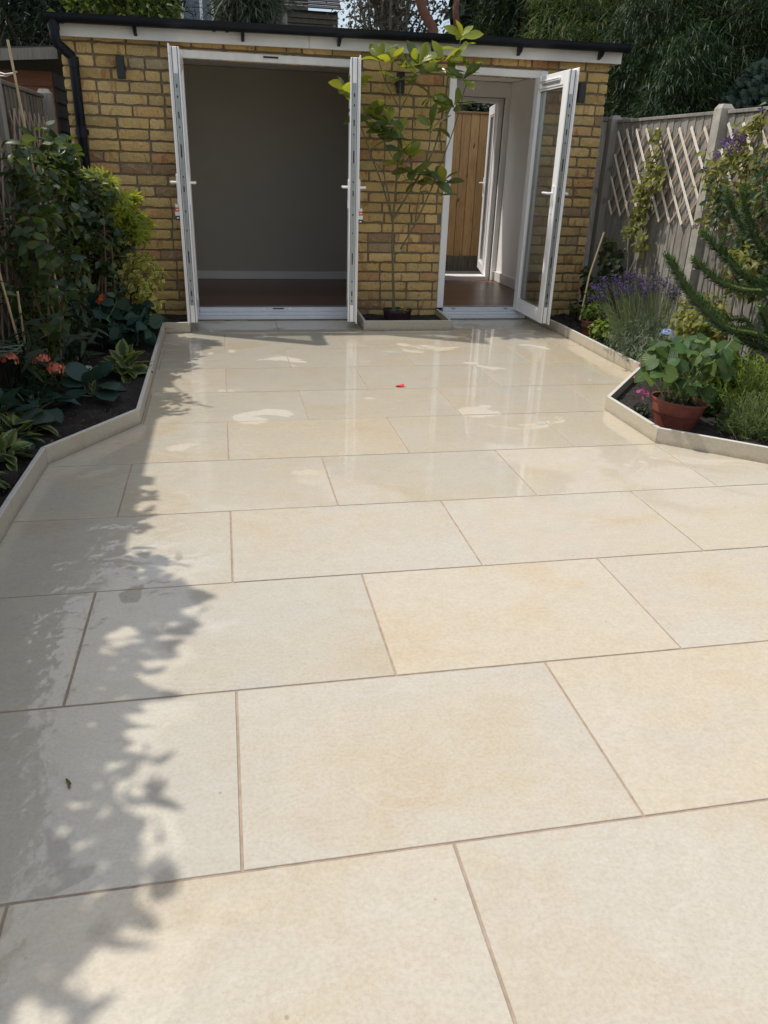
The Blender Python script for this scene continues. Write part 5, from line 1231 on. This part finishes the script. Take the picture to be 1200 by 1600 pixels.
# bamboo: one clump after another along the back right
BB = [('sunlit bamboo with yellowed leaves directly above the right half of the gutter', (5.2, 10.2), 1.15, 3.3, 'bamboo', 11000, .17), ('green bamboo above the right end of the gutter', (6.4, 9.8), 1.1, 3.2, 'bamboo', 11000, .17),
      ('dark bamboo directly right of the brick corner', (5.3, 8.6), .9, 2.5, 'bambooshade', 11000, .15), ('dark bamboo over the pale trellis', (6.4, 8.2), .95, 2.7, 'bambooshade', 12000, .15),
      ('dark bamboo filling the sky above the right fence post', (7.3, 9.6), 1.3, 3.3, 'bambooshade', 11000, .17), ('bamboo with shade-darkened leaf colour low behind the right fence', (5.1, 7.6), .6, 1.9, 'bambooshade', 7000, .13)]
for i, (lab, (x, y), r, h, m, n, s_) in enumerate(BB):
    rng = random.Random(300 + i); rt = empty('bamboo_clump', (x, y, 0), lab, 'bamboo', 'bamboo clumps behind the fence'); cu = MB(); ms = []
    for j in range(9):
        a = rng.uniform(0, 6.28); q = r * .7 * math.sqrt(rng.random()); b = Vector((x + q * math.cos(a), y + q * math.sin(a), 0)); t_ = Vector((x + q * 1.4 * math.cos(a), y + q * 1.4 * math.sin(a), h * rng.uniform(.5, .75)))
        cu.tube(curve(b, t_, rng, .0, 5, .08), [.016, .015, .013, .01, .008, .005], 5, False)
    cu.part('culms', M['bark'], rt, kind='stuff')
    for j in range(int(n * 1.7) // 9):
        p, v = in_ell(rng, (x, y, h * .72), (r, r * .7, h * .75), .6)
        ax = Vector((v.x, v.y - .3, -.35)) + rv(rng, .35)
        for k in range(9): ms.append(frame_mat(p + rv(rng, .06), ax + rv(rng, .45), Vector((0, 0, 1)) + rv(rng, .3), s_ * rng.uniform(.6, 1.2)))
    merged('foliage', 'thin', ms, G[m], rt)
rt = empty('ivy_hedge', (8.0, 8.2, 0), 'wall of dark ivy leaves at the top right corner', 'hedge'); rng = random.Random(401); ms = []
for c_, r_, n in (((7.9, 8.0, 2.6), (1.1, .6, 2.2), 9000), ((6.4, 7.2, 1.7), (1.2, .35, .95), 6500)):
    for j in range(n):
        p, v = in_ell(rng, c_, r_, .8); ms.append(frame_mat(p, Vector((rng.gauss(0, .5), -.4, -.8)) + rv(rng, .2), Vector((-.2, -1, .5)), .085 * rng.uniform(.7, 1.3)))
MB().tube([(8.0, 8.2, -.1), (7.9, 8.1, 1.5), (8.0, 8.0, 4.0)], [.07, .06, .04], 8).part('stem', M['bark'], rt); merged('foliage', 'lobed', ms, G['ivy'], rt)
# leafy mass behind everything, so that gaps read as deeper foliage
hb = empty('hedge', (6.5, 15.5, 0), 'tall dark evergreen hedge far behind the bamboo', 'hedge'); rng = random.Random(402); ms = []
for j in range(15000):
    p = Vector((rng.uniform(4.6, 14), 15 + rng.uniform(0, 1.2), rng.uniform(0, 8))); ms.append(frame_mat(p, rv(rng), Vector((0, -1, .5)) + rv(rng, .4), .36 * rng.uniform(.7, 1.4)))
merged('foliage', 'small', ms, G['conifer'], hb)
hb = empty('hedge', (-4.5, 16, 0), 'tall dark evergreen hedge far behind the shed', 'hedge'); ms = []
for j in range(7000):
    p = Vector((rng.uniform(-9, -1.1), 16 + rng.uniform(0, 1.0), rng.uniform(0, 6))); ms.append(frame_mat(p, rv(rng), Vector((0, -1, .5)) + rv(rng, .4), .36 * rng.uniform(.7, 1.4)))
merged('foliage', 'small', ms, G['conifer'], hb)
rt = empty('evergreen_shrub', (3.2, 10.6, 0), 'dark evergreen leaves above the treated fence, seen through the rear door', 'shrub'); rng = random.Random(403); ms = []
for j in range(4200):
    p, v = in_ell(rng, (3.3, 10.6, 1.55), (1.3, .55, 1.0), .7); ms.append(frame_mat(p, rv(rng), Vector((0, -.5, 1)) + rv(rng, .3), .085 * rng.uniform(.7, 1.3)))
merged('foliage', 'ovate', ms, G['dark'], rt); MB().tube([(3.2, 10.6, -.1), (3.3, 10.6, 1.2)], .04, 7).part('stem', M['bark'], rt)

# far house with a pair of windows, and a dark roof with boards below
hs = empty('far_house', (.6, 22, 0), 'distant house with grey brick and a pale-framed window above the gutter', 'house')
wx0, wx1 = at(268, 10, 22).x, at(345, 10, 22).x; zb, zt = at(300, 22, 22).z, at(300, -20, 22).z
MB().box(wx0 - 3.0, wx1 + 2.2, 22.06, 24, -.1, zt + 2).part('wall', M['greybrick'], hs)
a0_ = at(284, 10, 22).x
for k in range(16): MB().box(wx0 - 3.0, a0_ - .04, 22.03, 22.058, zb - 1 + k * .17, zb - .855 + k * .17 ).part('cladding_board', M['greybrick'], hs)
win = empty('window', (wx0 + .4 - .6, 0, zb)); win.parent = hs
a0, a1 = at(284, 10, 22).x, at(332, 10, 22).x; am = at(314, 10, 22).x
for x in (a0, am, a1): MB().box(x - .035, x + .035, 21.98, 22.05, zb - .6, zt + .6).part('frame_bar', M['upvc'], win)
MB().box(a0 + .036, am - .036, 22.0, 22.02, zb - .6, zt + .6).part('pane', M['tint'] if 'tint' in M else plain('window_pane', (.11, .14, .18), .08, .1, 2), win)
MB().box(am + .036, a1 - .036, 22.0, 22.02, zb - .6, zt + .6).part('pane', bpy.data.materials['window_pane'], win)
ro = empty('neighbour_outbuilding', (2.4, 15.5, 0), 'dark roofed outbuilding with timber boards between the trees', 'outbuilding')
rx0, rx1 = at(440, 20, 15.5).x, at(532, 20, 15.5).x; zr = at(480, 14, 15.5).z; zbt = at(480, 40, 15.5).z
MB().box(rx0 + .1, rx1 - .05, 15.5, 17, 0, zr - .02).part('wall', M['shedblue'], ro)
for k in range(5):
    z = zr - .06 - (k + 1) * .085; MB().hexa([(rx0 + .1, 15.46, z), (rx1 - .05, 15.46, z), (rx1 - .05, 15.498, z), (rx0 + .1, 15.498, z), (rx0 + .1, 15.48, z + .08), (rx1 - .05, 15.48, z + .08), (rx1 - .05, 15.498, z + .08), (rx0 + .1, 15.498, z + .08)]).part('board', M['fenceshade'], ro)
for k in range(9):
    z = zr + .07 * k; y = 15.38 + .1 * k; MB().hexa([(rx0, y, z), (rx1, y, z), (rx1, y + .16, z + .05), (rx0, y + .16, z + .05), (rx0, y, z + .022), (rx1, y, z + .022), (rx1, y + .16, z + .075), (rx0, y + .16, z + .075)]).part('tile_course', M['slate'], ro)
